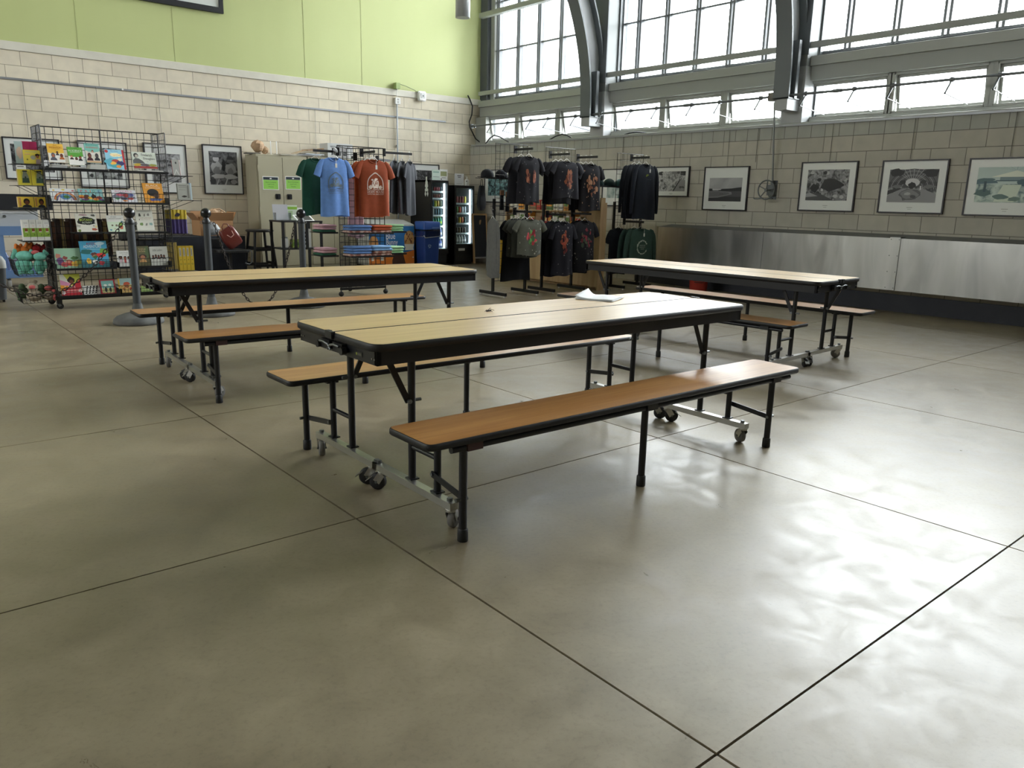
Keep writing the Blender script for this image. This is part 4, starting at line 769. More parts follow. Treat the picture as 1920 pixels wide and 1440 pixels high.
def dome(dm, f, w, h, col, base):
    R_, cz, ct = .165*w*1.08, -.43*h, col
    arch = lambda r, n=22, pk=1.12: [(r*math.cos(PI*i/n), cz+r*pk*math.sin(PI*i/n)*(1+.12*math.exp(-((i-n/2)/2.2)**2))) for i in range(n+1)]
    R_ = .265*w; o, i_ = arch(R_), arch(R_*.90); zb = cz-.085*h
    for k in range(22): decal(dm, [([o[k], o[k+1], i_[k+1], i_[k]], ct)], f)
    for sg in (-1, 1): decal(dm, [([(sg*R_, cz), (sg*R_*.9, cz), (sg*R_*.9, zb), (sg*R_, zb)], ct)], f)
    decal(dm, [([(-R_, zb), (R_, zb), (R_, zb-.008), (-R_, zb-.008)], ct)], f)
    rg = random.Random(4)
    for k in range(0): decal(dm, [([(-R_*.85, cz+.02+.014*k-.03), (-R_*.2, cz+.02+.014*k-.03), (-R_*.2, cz+.025+.014*k-.03), (-R_*.85, cz+.025+.014*k-.03)], ct), ([(R_*.3, cz+.02+.014*k-.03), (R_*.85, cz+.02+.014*k-.03), (R_*.85, cz+.025+.014*k-.03), (R_*.3, cz+.025+.014*k-.03)], ct)] if k != 2 else [], f)
    for (cx, c2, rx, rz_) in ((-.3, .02, .18, .42), (.0, .12, .2, .55), (.28, .02, .17, .5), (.12, -.2, .22, .35), (-.15, -.25, .25, .3), (-.6, -.35, .2, .25), (.62, -.35, .2, .25), (.1, .6, .2, .12), (-.4, .5, .14, .12)):
        decal(dm, [(blob(cx*R_, cz+c2*R_*.9, rx*R_, rz_*R_*.8, rg, 14, .22), ct)], f, .0048)
    for (cx, c2, rx, rz_) in ((.05, .2, .05, .2), (-.1, -.1, .05, .16), (.25, .15, .04, .2), (-.3, .1, .04, .2), (.05, .05, .12, .05)):
        decal(dm, [(blob(cx*R_, cz+c2*R_*.9, rx*R_, rz_*R_*.8, rg, 9, .3), base)], f, .007)
    W = mat(col, .8)
    dm.text('DESERT HOUSE', (0, 0, zb-.032), (1, 0, 0), (0, 0, 1), 2*R_*.99, W, 0, .034, lambda p: Vector((p.x, f(p.x, p.z)-.005, p.z)))
    dm.text('GARFIELD PARK CONSERVATORY', (0, 0, zb-.064), (1, 0, 0), (0, 0, 1), 2*R_*.99, W, 0, .013, lambda p: Vector((p.x, f(p.x, p.z)-.005, p.z)))
def floral(cols, n=26, zc=.45, sx_=.2, sz=.2, seed=3, scatter=26, sc=(150, 146, 140), mode=0):
    def fn(dm, f, w, h):
        rg = random.Random(seed)
        for k in range(scatter):
            x = rg.uniform(-.44, .44)*w; z = -rg.uniform(.04, .97)*h; decal(dm, [(blob(x, z, rg.uniform(.004, .011), rg.uniform(.004, .014), rg, 7, .5), sc)], f, .003)
        for k in range(n):
            a = rg.uniform(0, 6.3); r_ = math.sqrt(rg.random()); x = math.cos(a)*r_*sx_*w; z = -zc*h+math.sin(a)*r_*sz*h
            if mode == 1: x *= (1.2 if z > -zc*h else .6)
            decal(dm, [(blob(x, z, rg.uniform(.014, .03)*w/.5, rg.uniform(.018, .045)*w/.5, rg, 9, .4), cols[k % len(cols)])], f, .004+.0001*k)
    return fn
RUST3 = [(120, 62, 44), (150, 84, 58), (92, 44, 36), (170, 104, 74)]
PINKG = [(206, 66, 80), (96, 150, 84), (220, 90, 100), (120, 186, 100), (150, 40, 56), (80, 120, 76)]

# ---- three-sided wire tower with T-shirts
tw = thing('grid_tower', 'black three sided wire tower on casters hung with tees', 'rack', (5.22, 9.40, 0))
TW = .66
pa, pb, pc = Vector((-.34, 0, .10)), Vector((.34, 0, .10)), Vector((.06, .50, .10))
for a, b_ in ((pa, pb), (pb, pc), (pa, pc)):
    m = MB(); d = b_-a; gridpanel(m, d.length, 1.84, Matrix.Translation(a) @ Matrix.Rotation(math.atan2(d.y, d.x), 4, 'Z')); m.build('grid_panel', tw)
b = MB()
for a, c_ in ((pa, pb), (pb, pc), (pa, pc)): b.bar(a, c_, .03, .03, BLACK)
b.build('base_frame', tw)
for p in (pa, pb, pc): MB().cyl((p.x, p.y, .06), (p.x, p.y, .09), .01, STEEL, 8).ball((p.x, p.y, .036), .034, CAST, 14, 9).build('caster', tw)
def arm(t, p, q, name='faceout_arm', w=.030, plate=True):
    m = MB(); m.bar(p, q, .012, w, BLACK); d = (Vector(q)-Vector(p)).normalized()
    if plate: m.bar(Vector(p)-d*.006, Vector(p)+d*.012, .05, .10, BLACK)
    return m.build(name, t)
arm(tw, (-.345, -.02, 1.862), (-.62, -.42, 1.862)); arm(tw, (.0, -.016, 1.866), (-.035, -.42, 1.866)); arm(tw, (.36, .02, 1.892), (.80, .02, 1.892)); arm(tw, (-.355, .03, 1.862), (-.66, .03, 1.862)); arm(tw, (.30, .10, 1.80), (.58, .24, 1.80)); arm(tw, (-.06, .04, 1.817), (.03, .30, 1.817))
def wshelf(t, x0, x1, y0, y1, z, name='wire_shelf'):
    return MB().bx(x0, x1, y0, y1, z-.008, z, BLACK).bx(x0, x1, y0-.004, y0+.004, z-.016, z+.006, BLACK).build(name, t)
for z in (.845, .545):
    wshelf(tw, -.62, -.36, .0, .30, z); wshelf(tw, -.33, .30, -.30, -.012, z); wshelf(tw, .37, .72, .05, .36, z)
BLUE, RUST, GRAY, DKGREEN = (96, 134, 196), (142, 62, 30), (54, 57, 64), (22, 74, 58)
shirt('pale blue DESERT HOUSE tee at the front of the left arm', 4.625, 9.01, 1.765, .395, .70, BLUE, .0, False, 3, .045, lambda dm, f, w, h: dome(dm, f, w, h, (98, 112, 122), BLUE), .01, hl='white hanger of the pale blue tee at the front')
for i in range(2): shirt('blue tee hanging right behind the front DESERT HOUSE tee', 4.685+.065*i, 9.10+.10*i, 1.765, .375, .70, (70, 104, 168), 0, False, 5+i, .02, group='blue tees behind', hl='hanger of a blue tee hidden behind the front one')
shirt('dark green tee showing a sleeve to the left behind the blue tees', 4.585, 9.43, 1.765, .39, .70, DKGREEN, .0, False, 8, .03, hl='hanger of the dark green tee')
shirt('rust DESERT HOUSE tee at the front of the second arm', 5.19, 9.03, 1.770, .445, .71, RUST, .0, False, 11, .045, lambda dm, f, w, h: dome(dm, f, w, h, (222, 204, 192), RUST), .02, hl='white hanger of the front rust tee')
for i in range(2): shirt('orange rust tee hanging behind the front rust tee, only its side showing', 5.235+.0*i, 9.15+.10*i, 1.770, .43, .71, (176, 82, 36), 0, False, 12+i, .02, group='rust tees behind', hl='hanger of a rust tee hidden behind the front one')
shirt('charcoal tee turned half sideways next to the rust tees', 5.735, 9.42, 1.795, .36, .70, GRAY, .68, False, 15, .028, hl='wire hanger of the charcoal tee next to the rust tees', hcol=(150, 150, 150))
shirt('charcoal tee in the middle of the right arm', 5.86, 9.42, 1.795, .36, .70, (60, 62, 68), .68, False, 16, .028, hl='wire hanger of the middle charcoal tee', hcol=(150, 150, 150))
shirt('dark charcoal tee at the outer end of the right arm', 5.98, 9.42, 1.795, .40, .72, (48, 51, 58), .68, False, 17, .03, hl='wire hanger of the outer charcoal tee', hcol=(150, 150, 150))
shirt('pale pink tee hanging inside the tower behind the mesh', 5.20, 9.54, 1.72, .25, .95, (214, 180, 190), 0, False, 18, .03, hl='hanger of the pale pink tee behind the mesh')
# folded tees on the tower shelves
def folded(label, x, y, z, w, d, th, col, group=None, yaw=0, pat=None):
    t = thing('folded_shirt', label, 'shirt', (x, y, z), yaw, group); m = MB(); M = clothmat(col) if not pat else noisemat(col, pat, 14, .9, lo=.45, hi=.55); rg = []
    for k, (ins, zz) in enumerate(((.012, 0), (0, th*.25), (0, th*.7), (.014, th*.95), (.05, th))): rg.append([(px_, py_, zz+.003*math.sin(px_*23+py_*17)*(k > 2)) for px_, py_ in rrect(-w/2+ins, w/2-ins, -d/2+ins, d/2-ins, .02, 3)])
    m.rings(rg, M, True); m.build('folded_cloth', t)
FT = [(-.48, .15, .22, .28, [('dark green', (44, 96, 74)), ('pale pink', (206, 164, 176))], 'left'), (-.17, -.16, .30, .26, [('rust print', (150, 96, 84)), ('blue', (96, 132, 190))], 'front left'), (.14, -.16, .30, .26, [('rust print', (150, 96, 84)), ('orange rust', (176, 80, 44))], 'front right'), (.54, .2, .30, .28, [('mint', (150, 206, 152)), ('pale mint', (176, 222, 176))], 'right')]
for lv, z in (('upper', .846), ('lower', .546)):
    for (x, y, w_, d_, cs, side) in FT:
        zz = z; k = 0
        rep = [cs[0]]+[cs[1]]*(3 if (side == 'front left' and lv == 'lower') else 2)
        if side == 'front right' and lv == 'lower': rep = [cs[0], cs[0], ('pale blue', (134, 178, 226)), ('pale blue', (134, 178, 226))]
        for nm, col in rep:
            th = .030 if k else .028
            folded('folded %s tee, %s in the %s pile, %s tower shelf' % (nm, ('lowest', 'second', 'third', 'fourth')[k], side, lv), 5.22+x+.006*((k*7) % 3-1), 9.40+y, zz+.0006, w_-.01*(k % 2), d_, th, col, None, .04*((k*5) % 3-1), (206, 176, 166) if 'print' in nm else None); zz += th+.0045; k += 1

# ---- three T-footed wire stands on the right
def stand(label, x0, x1, y, ztop, zbot):
    t = thing('wire_stand', label, 'rack', ((x0+x1)/2, y, 0)); w = x1-x0
    m = MB(); gridpanel(m, w, ztop-zbot, TR(-w/2, 0, zbot), .0762, .1016, .003); m.build('grid_panel', t)
    for s in (-1, 1):
        MB().bar((s*(w/2+.012), 0, .045), (s*(w/2+.012), 0, 1.32), .032, .032, BLACK, (0, 1, 0)).build('upright', t)
        f = MB().bar((s*(w/2+.012), -.29, .045), (s*(w/2+.012), .29, .045), .032, .042, BLACK); o = f.build('foot', t)
        for yy in (-.26, .26): MB().cyl((s*(w/2+.012), yy, 0), (s*(w/2+.012), yy, .024), .012, mat((206, 206, 204), .4), 10).build('levelling_pad', o)
    return t
sA = stand('wire stand nearest the tower, hung with black and grey green floral tees', 6.72, 7.28, 8.45, 2.045, .21)
sC = stand('middle wire stand on the right, hung with four groups of black tees', 7.67, 8.25, 8.50, 2.05, .30)
sE = stand('wire stand farthest right, hung with navy and green sweatshirts', 8.97, 9.56, 8.33, 2.035, .30)
for st, ps in ((sA, [(.05, 1.977, .36), (.06, 1.157, .36)]), (sC, [(-.22, 1.947, .40), (.35-.02, 1.937, .40), (-.245, 1.122, .40), (.255, 1.137, .40)]), (sE, [(.0, 1.977, .36), (-.09, 1.027, .40)])):
    for (x, z, ln) in ps: arm(st, (x, -.016, z), (x, -.016-ln, z))
BK = (24, 24, 32)
F1 = floral(RUST3, 34, .5, .2, .17, 21, 12, (96, 92, 96)); 
def two(dm, f, w, h):
    rg = random.Random(31)
    for cx in (-.12, .14):
        for k in range(14): decal(dm, [(blob(cx*w+rg.uniform(-.05, .05)*w, -.30*h-rg.uniform(0, .28)*h, .018, .03, rg, 8, .4), RUST3[k % 4])], f, .004+.0002*k)
    for k in range(14): decal(dm, [(blob(rg.uniform(-.42, .42)*w, -rg.uniform(.05, .95)*h, .006, .008, rg, 7, .5), (92, 90, 96))], f, .003)
shirt('black tee with two rust plant prints at the front of the nearest stand', 7.05, 8.15, 1.88, .40, .60, BK, -.04, False, 31, .05, two, .0, hl='white hanger of the black tee with two rust prints')
shirt('plain black tee behind the one with two rust prints', 7.05, 8.31, 1.88, .47, .62, (20, 20, 28), .0, False, 32, .05, floral(RUST3, 0, scatter=10, sc=(110, 108, 112)), None, hl='white hanger of the plain black tee behind')
cropd = floral(PINKG, 26, .52, .2, .2, 41, 22, (186, 184, 174))
shirt('grey green cropped tee with pink and green flowers at the front of the lower arm', 7.06, 8.11, 1.06, .44, .48, (92, 94, 84), -.04, False, 42, .05, cropd, .0, hl='pale hanger of the flowered grey green tee')
for i in range(2): shirt('grey green speckled tee behind the flowered one on the lower arm', 7.06, 8.22+.085*i, 1.06, .48, .52, (70, 72, 66), 0, False, 44+i, .03, floral([], 0, scatter=26, sc=(160, 158, 148), seed=50+i), None, group='speckled grey green tees', hl='pale hanger of a speckled grey green tee')
shirt('long black tee at the back of the lower arm, hem hanging below the others', 7.06, 8.385, 1.06, .52, .85, (16, 17, 24), 0, False, 49, .025, hl='hanger of the long black tee at the back')
shirt('black tee with a tall rust plant print, upper left of the middle stand', 7.74, 8.14, 1.85, .46, .50, (32, 32, 40), -.06, False, 51, .05, floral(RUST3, 30, .5, .14, .24, 52, 20, (120, 116, 116)), .0, hl='pale hanger of the black tee with a tall rust print')
for i in range(2): shirt('black tee pressed in the row behind the tall rust print', 7.74, 8.26+.105*i, 1.85, .49, .58, (20, 20, 28), 0, False, 53+i, .022, group='row behind the tall rust print', hl='pale hanger in the row behind the tall rust print')
shirt('black bleached tee with rust stripes, upper right of the middle stand', 8.29, 8.21, 1.84, .40, .66, (30, 29, 36), -.06, False, 57, .05, floral([(176, 120, 92), (140, 86, 64), (196, 146, 116)], 26, .45, .26, .2, 58, 22, (176, 140, 120)), .0, hl='white hanger of the bleached tee with rust stripes')
for i in range(2): shirt('black tee in the row behind the bleached tee', 8.29, 8.315+.105*i, 1.84, .42, .65, (18, 18, 26), 0, False, 59+i, .022, group='row behind the bleached tee', hl='pale hanger in the row behind the bleached tee')
vase = floral([(150, 76, 60), (176, 100, 72), (120, 50, 50), (190, 84, 70)], 30, .38, .13, .2, 61, 26, (130, 128, 132), 1)
shirt('long black tee with a rust flower vase print, lower left of the middle stand', 7.715, 8.14, 1.025, .39, .75, (26, 26, 38), -.05, False, 62, .05, vase, .0, hl='white hanger of the tee with a vase print')
for i in range(2): shirt('black tee behind the vase print tee', 7.715, 8.26+.105*i, 1.025, .45, .77, (17, 18, 28), 0, False, 63+i, .022, group='row behind the vase print', hl='white hanger in the row behind the vase print')
shirt('black tee with pink and green leaf print, lower right of the middle stand', 8.215, 8.215, 1.04, .42, .73, (24, 24, 32), -.05, False, 66, .05, floral([(150, 60, 70), (84, 96, 76), (130, 44, 58), (70, 84, 70)], 22, .36, .24, .18, 67, 22, (130, 128, 128)), .0, hl='white hanger of the tee with a pink and green leaf print')
shirt('black tee behind the pink and green leaf print tee', 8.215, 8.32, 1.04, .42, .77, (17, 18, 26), 0, False, 68, .022, hl='hanger of the black tee behind the leaf print')
NAVY = (26, 32, 44)
def crest(dm, f, w, h):
    decal(dm, [(ell(-.02*w, -.22*h, .035, .03, 12, .6, PI+.4), (110, 124, 40))], f)
    for k in range(3): decal(dm, [([(-.05*w+.04*k, -.27*h), (-.02*w+.04*k, -.27*h), (-.02*w+.04*k, -.285*h), (-.05*w+.04*k, -.285*h)], (70, 78, 86))], f)
shirt('navy sweatshirt with a small yellow green crest at the front of the far right stand', 9.265, 8.02, 1.88, .46, .81, NAVY, -.05, True, 71, .055, crest, .05, hl='hanger of the front navy sweatshirt', name='sweatshirt', cat='sweatshirt')
for i in range(2): shirt('plain navy sweatshirt behind the crested one', 9.265, 8.15+.10*i, 1.88, .49, .80, (22, 27, 38), 0, True, 72+i, .025, group='plain navy sweatshirts', hl='hanger of a plain navy sweatshirt', name='sweatshirt', cat='sweatshirt')
def wreath(dm, f, w, h):
    rg = random.Random(5); col = (190, 200, 190); c_ = -.42*h
    for k in range(30):
        a = .5+k*5.5/30; x, z = .105*math.cos(a), c_+.10*math.sin(a); decal(dm, [(blob(x, z, .012, .010, rg, 7, .7), col)], f)
    W = mat(col, .8)
    for k, s_ in enumerate(('GARFIELD PARK', 'CONSERVATORY', 'CHICAGO')): dm.text(s_, (0, 0, c_+.03-.027*k), (1, 0, 0), (0, 0, 1), (.13, .13, .085)[k], W, 0, .014, lambda p: Vector((p.x, f(p.x, p.z)-.005, p.z)))
shirt('dark green sweatshirt with a pale wreath print below the navy ones', 9.175, 7.97, .93, .54, .66, (52, 78, 70), -.05, True, 75, .055, wreath, .03, hl='wire hanger of the green sweatshirt with a wreath print', hcol=(130, 130, 130), name='sweatshirt', cat='sweatshirt')
shirt('second dark green sweatshirt behind the one with a wreath print', 9.175, 8.10, .93, .55, .66, (44, 68, 62), 0, True, 76, .04, hl='wire hanger of the second green sweatshirt', name='sweatshirt', cat='sweatshirt')
shirt('navy tee beside the wood shelf, left of the green sweatshirts', 8.97, 8.24, .93, .42, .70, (20, 25, 36), 0, False, 77, .03, hl='hanger of the navy tee beside the wood shelf')
shirt('grey sweatshirt seen edge on at the left upright of the nearest stand', 6.595, 8.33, 1.06, .30, .78, (104, 106, 104), 1.35, True, 81, .04, hl='white hanger of the grey sweatshirt seen edge on', name='sweatshirt', cat='sweatshirt')
# caps, bag, socks and the small shelf on the nearest stand
wshelf(sA, -.42, .28, .02, .26, 1.595)
def cap(label, x, y, z, col, rz, group=None):
    t = thing('baseball_cap', label, 'cap', (x, y, z), rz, group); m = clothmat(col)
    MB().rings([[(r_*1.08*math.cos(a), r_*math.sin(a), zz) for a in [2*PI*k/18 for k in range(18)]] for r_, zz in ((.088, 0), (.09, .02), (.086, .055), (.066, .09), (.03, .11), (.004, .114))], m).build('crown', t)
    v = MB(); n = 10; top = []
    for k in range(n+1):
        a = -1.15+2.3*k/n; top.append((-.08*math.cos(a)-.0, .082*math.sin(a), .008)); 
    out = [(-(.085+.075*math.cos(a*.95)), .086*math.sin(a), -.004+.010*(math.sin(a)**2)) for a in [-1.15+2.3*k/n for k in range(n+1)]]
    out = [(o_[0], o_[1], max(.001, o_[2]+.004)) for o_ in out]
    v.add(top+out+[(p[0], p[1], p[2]+.004) for p in top+out], [(i, i+1, n+2+i, n+1+i) for i in range(n)]+[(2*n+2+i, 3*n+3+i, 3*n+4+i, 2*n+3+i) for i in range(n)]+[(n+1+i, n+2+i, 3*n+4+i, 3*n+3+i) for i in range(n)], m, True); v.build('visor', t)
    return t
cap('black cap facing left on the small shelf of the nearest stand', 6.70, 8.60, 1.598, (24, 27, 34), .25)
for i in range(2): cap('dark cap behind the mesh, next to the black cap', 6.945+.245*i, 8.60, 1.598, (22, 26, 36), .25, 'caps on the small shelf')
wshelf(sE, -.65, .06, .02, .26, 1.545)
for i in range(3): cap(('dark green cap on the left shelf of the far right stand, nearest its edge', 'second dark green cap on the left shelf of the far right stand', 'teal cap by the mesh on the left shelf of the far right stand')[i], 8.72+.245*i, 8.47, 1.548, ((24, 52, 50), (20, 44, 44), (44, 84, 84))[i], .3)
t = thing('tote_bag', 'dark tote bag hanging at the left upright below the caps', 'bag', (6.59, 8.58, 1.16), .5)
m = MB(); DB = clothmat((30, 34, 40)); m.rings([[(x*k, y*kk, z) for x, y in rrect(-.11, .11, -.03, .03, .025, 3)] for z, k, kk in ((0, .35, .8), (.03, .75, 1), (.09, 1, 1), (.22, .85, .8), (.33, .55, .5))], DB); m.build('bag_body', t)
MB().tube([(-.04, 0, .32), (-.02, 0, .41), (.02, 0, .41), (.04, 0, .32)], .005, DB, 6).build('strap', t)
for i, (x, z) in enumerate(((7.03, 1.16), (7.11, 1.14))):
    t = thing('socks', ('dark socks with a tan cuff hanging on the mesh of the nearest stand, left pair', 'dark socks with a tan cuff hanging on the mesh of the nearest stand, right pair')[i], 'socks', (6.86+.10*i, 8.475, 1.17-.02*i))
    MB().rings([[(px_*k, py_, z_) for px_, py_ in rrect(-.03, .03, -.012, .012, .01, 2)] for z_, k in ((0, 1.1), (.03, 1.15), (.08, .9), (.20, .9))], clothmat((28, 30, 40))).build('sock', t)
    MB().bx(-.028, .028, -.014, .014, .20, .27, mat((150, 110, 86), .8)).build('cuff', t)
m = MB(); 
o = thing('wire_basket', 'small black wire basket on the mesh above the grey green tees', 'basket', (6.95, 8.60, 1.10))
top = [(-.12, -.12, .12), (.14, -.12, .12), (.14, .09, .12), (-.12, .09, .12)]; bot = [(-.07, -.07, 0), (.12, -.07, 0), (.12, .08, 0), (-.07, .08, 0)]
m.tube(top, .004, WIRE, 5, True).tube(bot, .003, WIRE, 5, True)
for i in range(4):
    for j in range(6): m.cyl(Vector(top[i]).lerp(Vector(top[(i+1) % 4]), j/6), Vector(bot[i]).lerp(Vector(bot[(i+1) % 4]), j/6), .0015, WIRE, 4, None, False)
m.build('basket_wires', o)
# wooden display shelf behind the stands with small goods
WOOD = noisemat((172, 142, 104), (190, 162, 122), 5, .6, (3, 3, .4))
ws = thing('wood_shelf', 'light wood display shelf standing behind the wire stands', 'shelf', (8.62, 9.35, 0))
def wb(x0, x1, y0, y1, z0, z1): return (x0-8.62, x1-8.62, y0-9.35, y1-9.35, z0, z1)
MB().bx(*wb(8.53, 8.62, 8.20, 8.225, 0, 1.37), WOOD).build('front_post', ws); MB().bx(*wb(8.62, 8.66, 8.20, 8.24, 0, 1.30), WOOD).build('front_post', ws)
MB().bx(*wb(8.53, 8.66, 10.4, 10.44, 0, 1.40), WOOD).build('rear_panel_or_shade', ws)
MB().bx(*wb(8.645, 8.66, 8.24, 10.4, 0, 1.30), WOOD).build('back_panel', ws); MB().bx(*wb(8.53, 8.545, 8.225, 10.4, .05, .86), WOOD).build('front_panel', ws)
for z in (.10, .93, 1.17): MB().bx(*wb(8.50 if z > .5 else 8.54, 8.645, 8.56 if z > .5 else 8.24, 10.4, z-.02, z), WOOD).build('shelf_board', ws)
R3 = random.Random(9)
goods = [((196, 176, 130), 'tan'), ((206, 200, 186), 'cream'), ((190, 60, 50), 'red'), ((220, 150, 60), 'orange'), ((110, 140, 80), 'green'), ((150, 120, 90), 'brown'), ((214, 210, 204), 'white'), ((120, 40, 46), 'dark red')]
for z, zn in ((.931, 'middle'), (1.171, 'top')):
    y = 8.60; k = 0
    while y < 10.3:
        wd = R3.uniform(.09, .16); hh = R3.uniform(.12, .20); col, nm = goods[(k*3+(0 if z < 1 else 5)) % 8]
        t = thing('gift_box', '%s gift box on the %s wood shelf board, %s from its post' % (nm, zn, ('first', 'second', 'third', 'fourth', 'fifth', 'sixth', 'seventh', 'eighth', 'ninth', 'tenth', 'eleventh', 'twelfth', 'thirteenth', 'fourteenth')[k]), 'box', (8.575, y+wd/2, z))
        MB().bx(-.06, .06, -wd/2+.004, wd/2-.004, 0, hh, mat(col, .6)).bx(-.0612, -.06, -wd/2+.012, wd/2-.012, hh*.45, hh*.85, mat(goods[(k*5+2) % 8][0], .6)).bx(-.0612, -.06, -wd/2+.012, wd/2-.012, hh*.15, hh*.22, mat((70, 60, 56), .6)).build('carton', t)
        y += wd+.012; k += 1
# ================================================================ things on and along the walls
WY = Y1; WX = X1
# pictures
def picture(label, axis, c, z0, z1, wdt, img, mar=(.10, .10, .14, .10)):
    """axis 'y': on the left wall facing -y (c = centre x); axis 'x': on the right wall facing -x (c = centre y)"""
    h = z1-z0
    t = thing('framed_picture', label, 'picture', (c, WY-.004, z0) if axis == 'y' else (WX-.004, c, z0), 0 if axis == 'y' else -PI/2)
    F = mat((34, 30, 38), .4); f = MB(); b = .016; d = .032
    f.bx(-wdt/2, wdt/2, -d, 0, 0, b, F).bx(-wdt/2, wdt/2, -d, 0, h-b, h, F).bx(-wdt/2, -wdt/2+b, -d, 0, b, h-b, F).bx(wdt/2-b, wdt/2, -d, 0, b, h-b, F); f.build('frame', t)
    MB().bx(-wdt/2+b, wdt/2-b, -.018, -.003, b, h-b, mat((222, 224, 222), .35, coat=.4)).build('mat_board', t)
    l, r, bt, tp = mar; pw, ph = wdt-2*b-l-r, h-2*b-bt-tp
    pm = MB(); o = Vector((-wdt/2+b+l, -.019, b+bt)); pm.bx(o.x, o.x+pw, -.0195, -.0181, o.z, o.z+ph, img[0]); paint(pm, img[1], pw, ph, (o.x, -.0195, o.z), (1, 0, 0), (0, 0, 1)); pm.build('photograph', t)
    cp = MB(); cp.bx(-.035, .035, -.0185, -.018, b+bt*.45, b+bt*.45+.006, mat((150, 150, 148), .8)).bx(-.022, .022, -.0185, -.018, b+bt*.28, b+bt*.28+.005, mat((160, 160, 158), .8)); cp.build('caption', t)
    return t
def bw(seed, sc=14, lo=.38, hi=.62, c1=(30, 32, 36), c2=(170, 174, 172)):
    m = noisemat(c1, c2, sc, .35, (1, 1, 1), 8, lo=lo, hi=hi, dist=.8); return m
G = lambda v: (v, v, v+3)
leafy = lambda sd, n=30, dk=(26, 70), lt=(120, 190): [('b', random.Random(sd+k).uniform(.05, .95), random.Random(sd+k+500).uniform(.05, .95), .05, .06, G(int(random.Random(sd+k+900).uniform(*(dk if k % 2 else lt)))), sd+k) for k in range(n)]
green_house = (bw(1, 16), [('r', 0, .55, 1, 1, G(96)), ('p', [(0, .45), (1, .45), (1, .62), (0, .62)], G(70))]+[('a', .5, .4, .50-.055*k, .62-.06*k, .012, G(150 if k % 2 else 40)) for k in range(6)]+[('p', [(.5+.01*k, .62), (.5+.1*k, 1), (.5+.1*k+.012, 1), (.5+.01*k+.01, .62)], G(170)) for k in range(-4, 5)]+[('e', .5, .6, .15, .13, G(205)), ('p', [(.0, 0), (1, 0), (1, .25), (.72, .42), (.28, .42), (.0, .2)], G(140)), ('p', [(0, .22), (.3, .42), (.24, .44), (0, .36)], G(50)), ('b', .46, .22, .22, .18, G(90), 5), ('b', .46, .24, .18, .13, G(126), 6), ('b', .42, .26, .07, .05, G(170), 7), ('b', .54, .18, .07, .05, G(70), 8), ('b', .5, .52, .08, .1, G(36), 9), ('b', .3, .62, .06, .06, G(50), 10), ('b', .72, .62, .06, .06, G(50), 11), ('b', .15, .9, .16, .12, G(40), 12), ('b', .85, .9, .16, .12, G(40), 13), ('b', .2, .48, .12, .05, G(110), 14), ('b', .85, .48, .12, .05, G(110), 15), ('r', .66, .38, .69, .5, G(210))])
pool = (bw(2, 3, .3, .7, G(150), G(176)), [('r', 0, 0, 1, .46, G(74)), ('r', 0, 0, 1, .2, G(52)), ('p', [(0, .14), (.3, .16), (.72, .3), (.7, .4), (.3, .44), (0, .42)], G(120)), ('p', [(0, .19), (.3, .2), (.64, .31), (.62, .38), (.3, .41), (0, .39)], G(98)), ('r', .3, .44, 1, .48, G(40)), ('p', [(.0, .44), (.12, .44), (.1, .54), (0, .54)], G(44)), ('p', [(.12, .48), (.36, .49), (.36, .52), (.12, .53)], G(186)), ('p', [(.36, .48), (1, .48), (1, .60), (.9, .59), (.7, .55), (.4, .53)], G(40)), ('r', .34, .3, .46, .32, G(60))])
gardens = (bw(3, 18, .35, .6, G(22), G(150)), leafy(40, 34)+[('p', [(0, 0), (.7, 0), (.35, .22), (0, .26)], G(70)), ('p', [(0, .1), (.3, .14), (.1, .25), (0, .22)], G(150)), ('r', .36, .3, .42, .44, G(190)), ('b', .6, .5, .28, .2, G(34), 77), ('b', .2, .4, .1, .14, G(30), 78)])
path = (bw(4, 26, .3, .62, G(70), G(190)), [('p', [(.55, 0), (1, 0), (1, .55), (.82, .6)], G(140)), ('p', [(.55, 0), (.6, 0), (.84, .6), (.8, .6)], G(60)), ('r', .5, .86, .8, 1, G(120)), ('r', .82, .8, 1, 1, G(50)), ('b', .1, .9, .1, .1, G(40), 3)]+leafy(90, 16, (70, 110), (130, 180)))
blueprint = (noisemat((74, 104, 110), (190, 206, 196), 12, .35, lo=.35, hi=.62, dist=.8), [('p', [(0, .52), (1, .52), (1, 1), (0, 1)], (188, 204, 200)), ('p', [(.22, .72), (.6, .9), (.95, .72)], (226, 230, 216)), ('r', .36, .6, .8, .72, (120, 140, 146)), ('r', .3, .6, .9, .63, (70, 96, 106)), ('p', [(0, .52), (.34, .55), (.3, .62), (0, .64)], (86, 112, 122)), ('b', .86, .56, .22, .12, (70, 96, 108), 3), ('p', [(.3, .02), (.62, .02), (.7, .5), (.42, .5)], (206, 216, 200)), ('b', .12, .28, .14, .1, (80, 106, 106), 4), ('r', .12, .3, .16, .62, (60, 84, 92)), ('b', .14, .64, .14, .05, (90, 116, 120), 5), ('b', .4, .16, .12, .07, (96, 120, 116), 6), ('b', .62, .1, .1, .07, (110, 132, 124), 7), ('b', .88, .3, .16, .12, (104, 130, 126), 8)]+[('p', [(.6, .9), (.05+.11*k, 1), (.06+.11*k, 1), (.605, .9)], (150, 170, 172)) for k in range(9)])
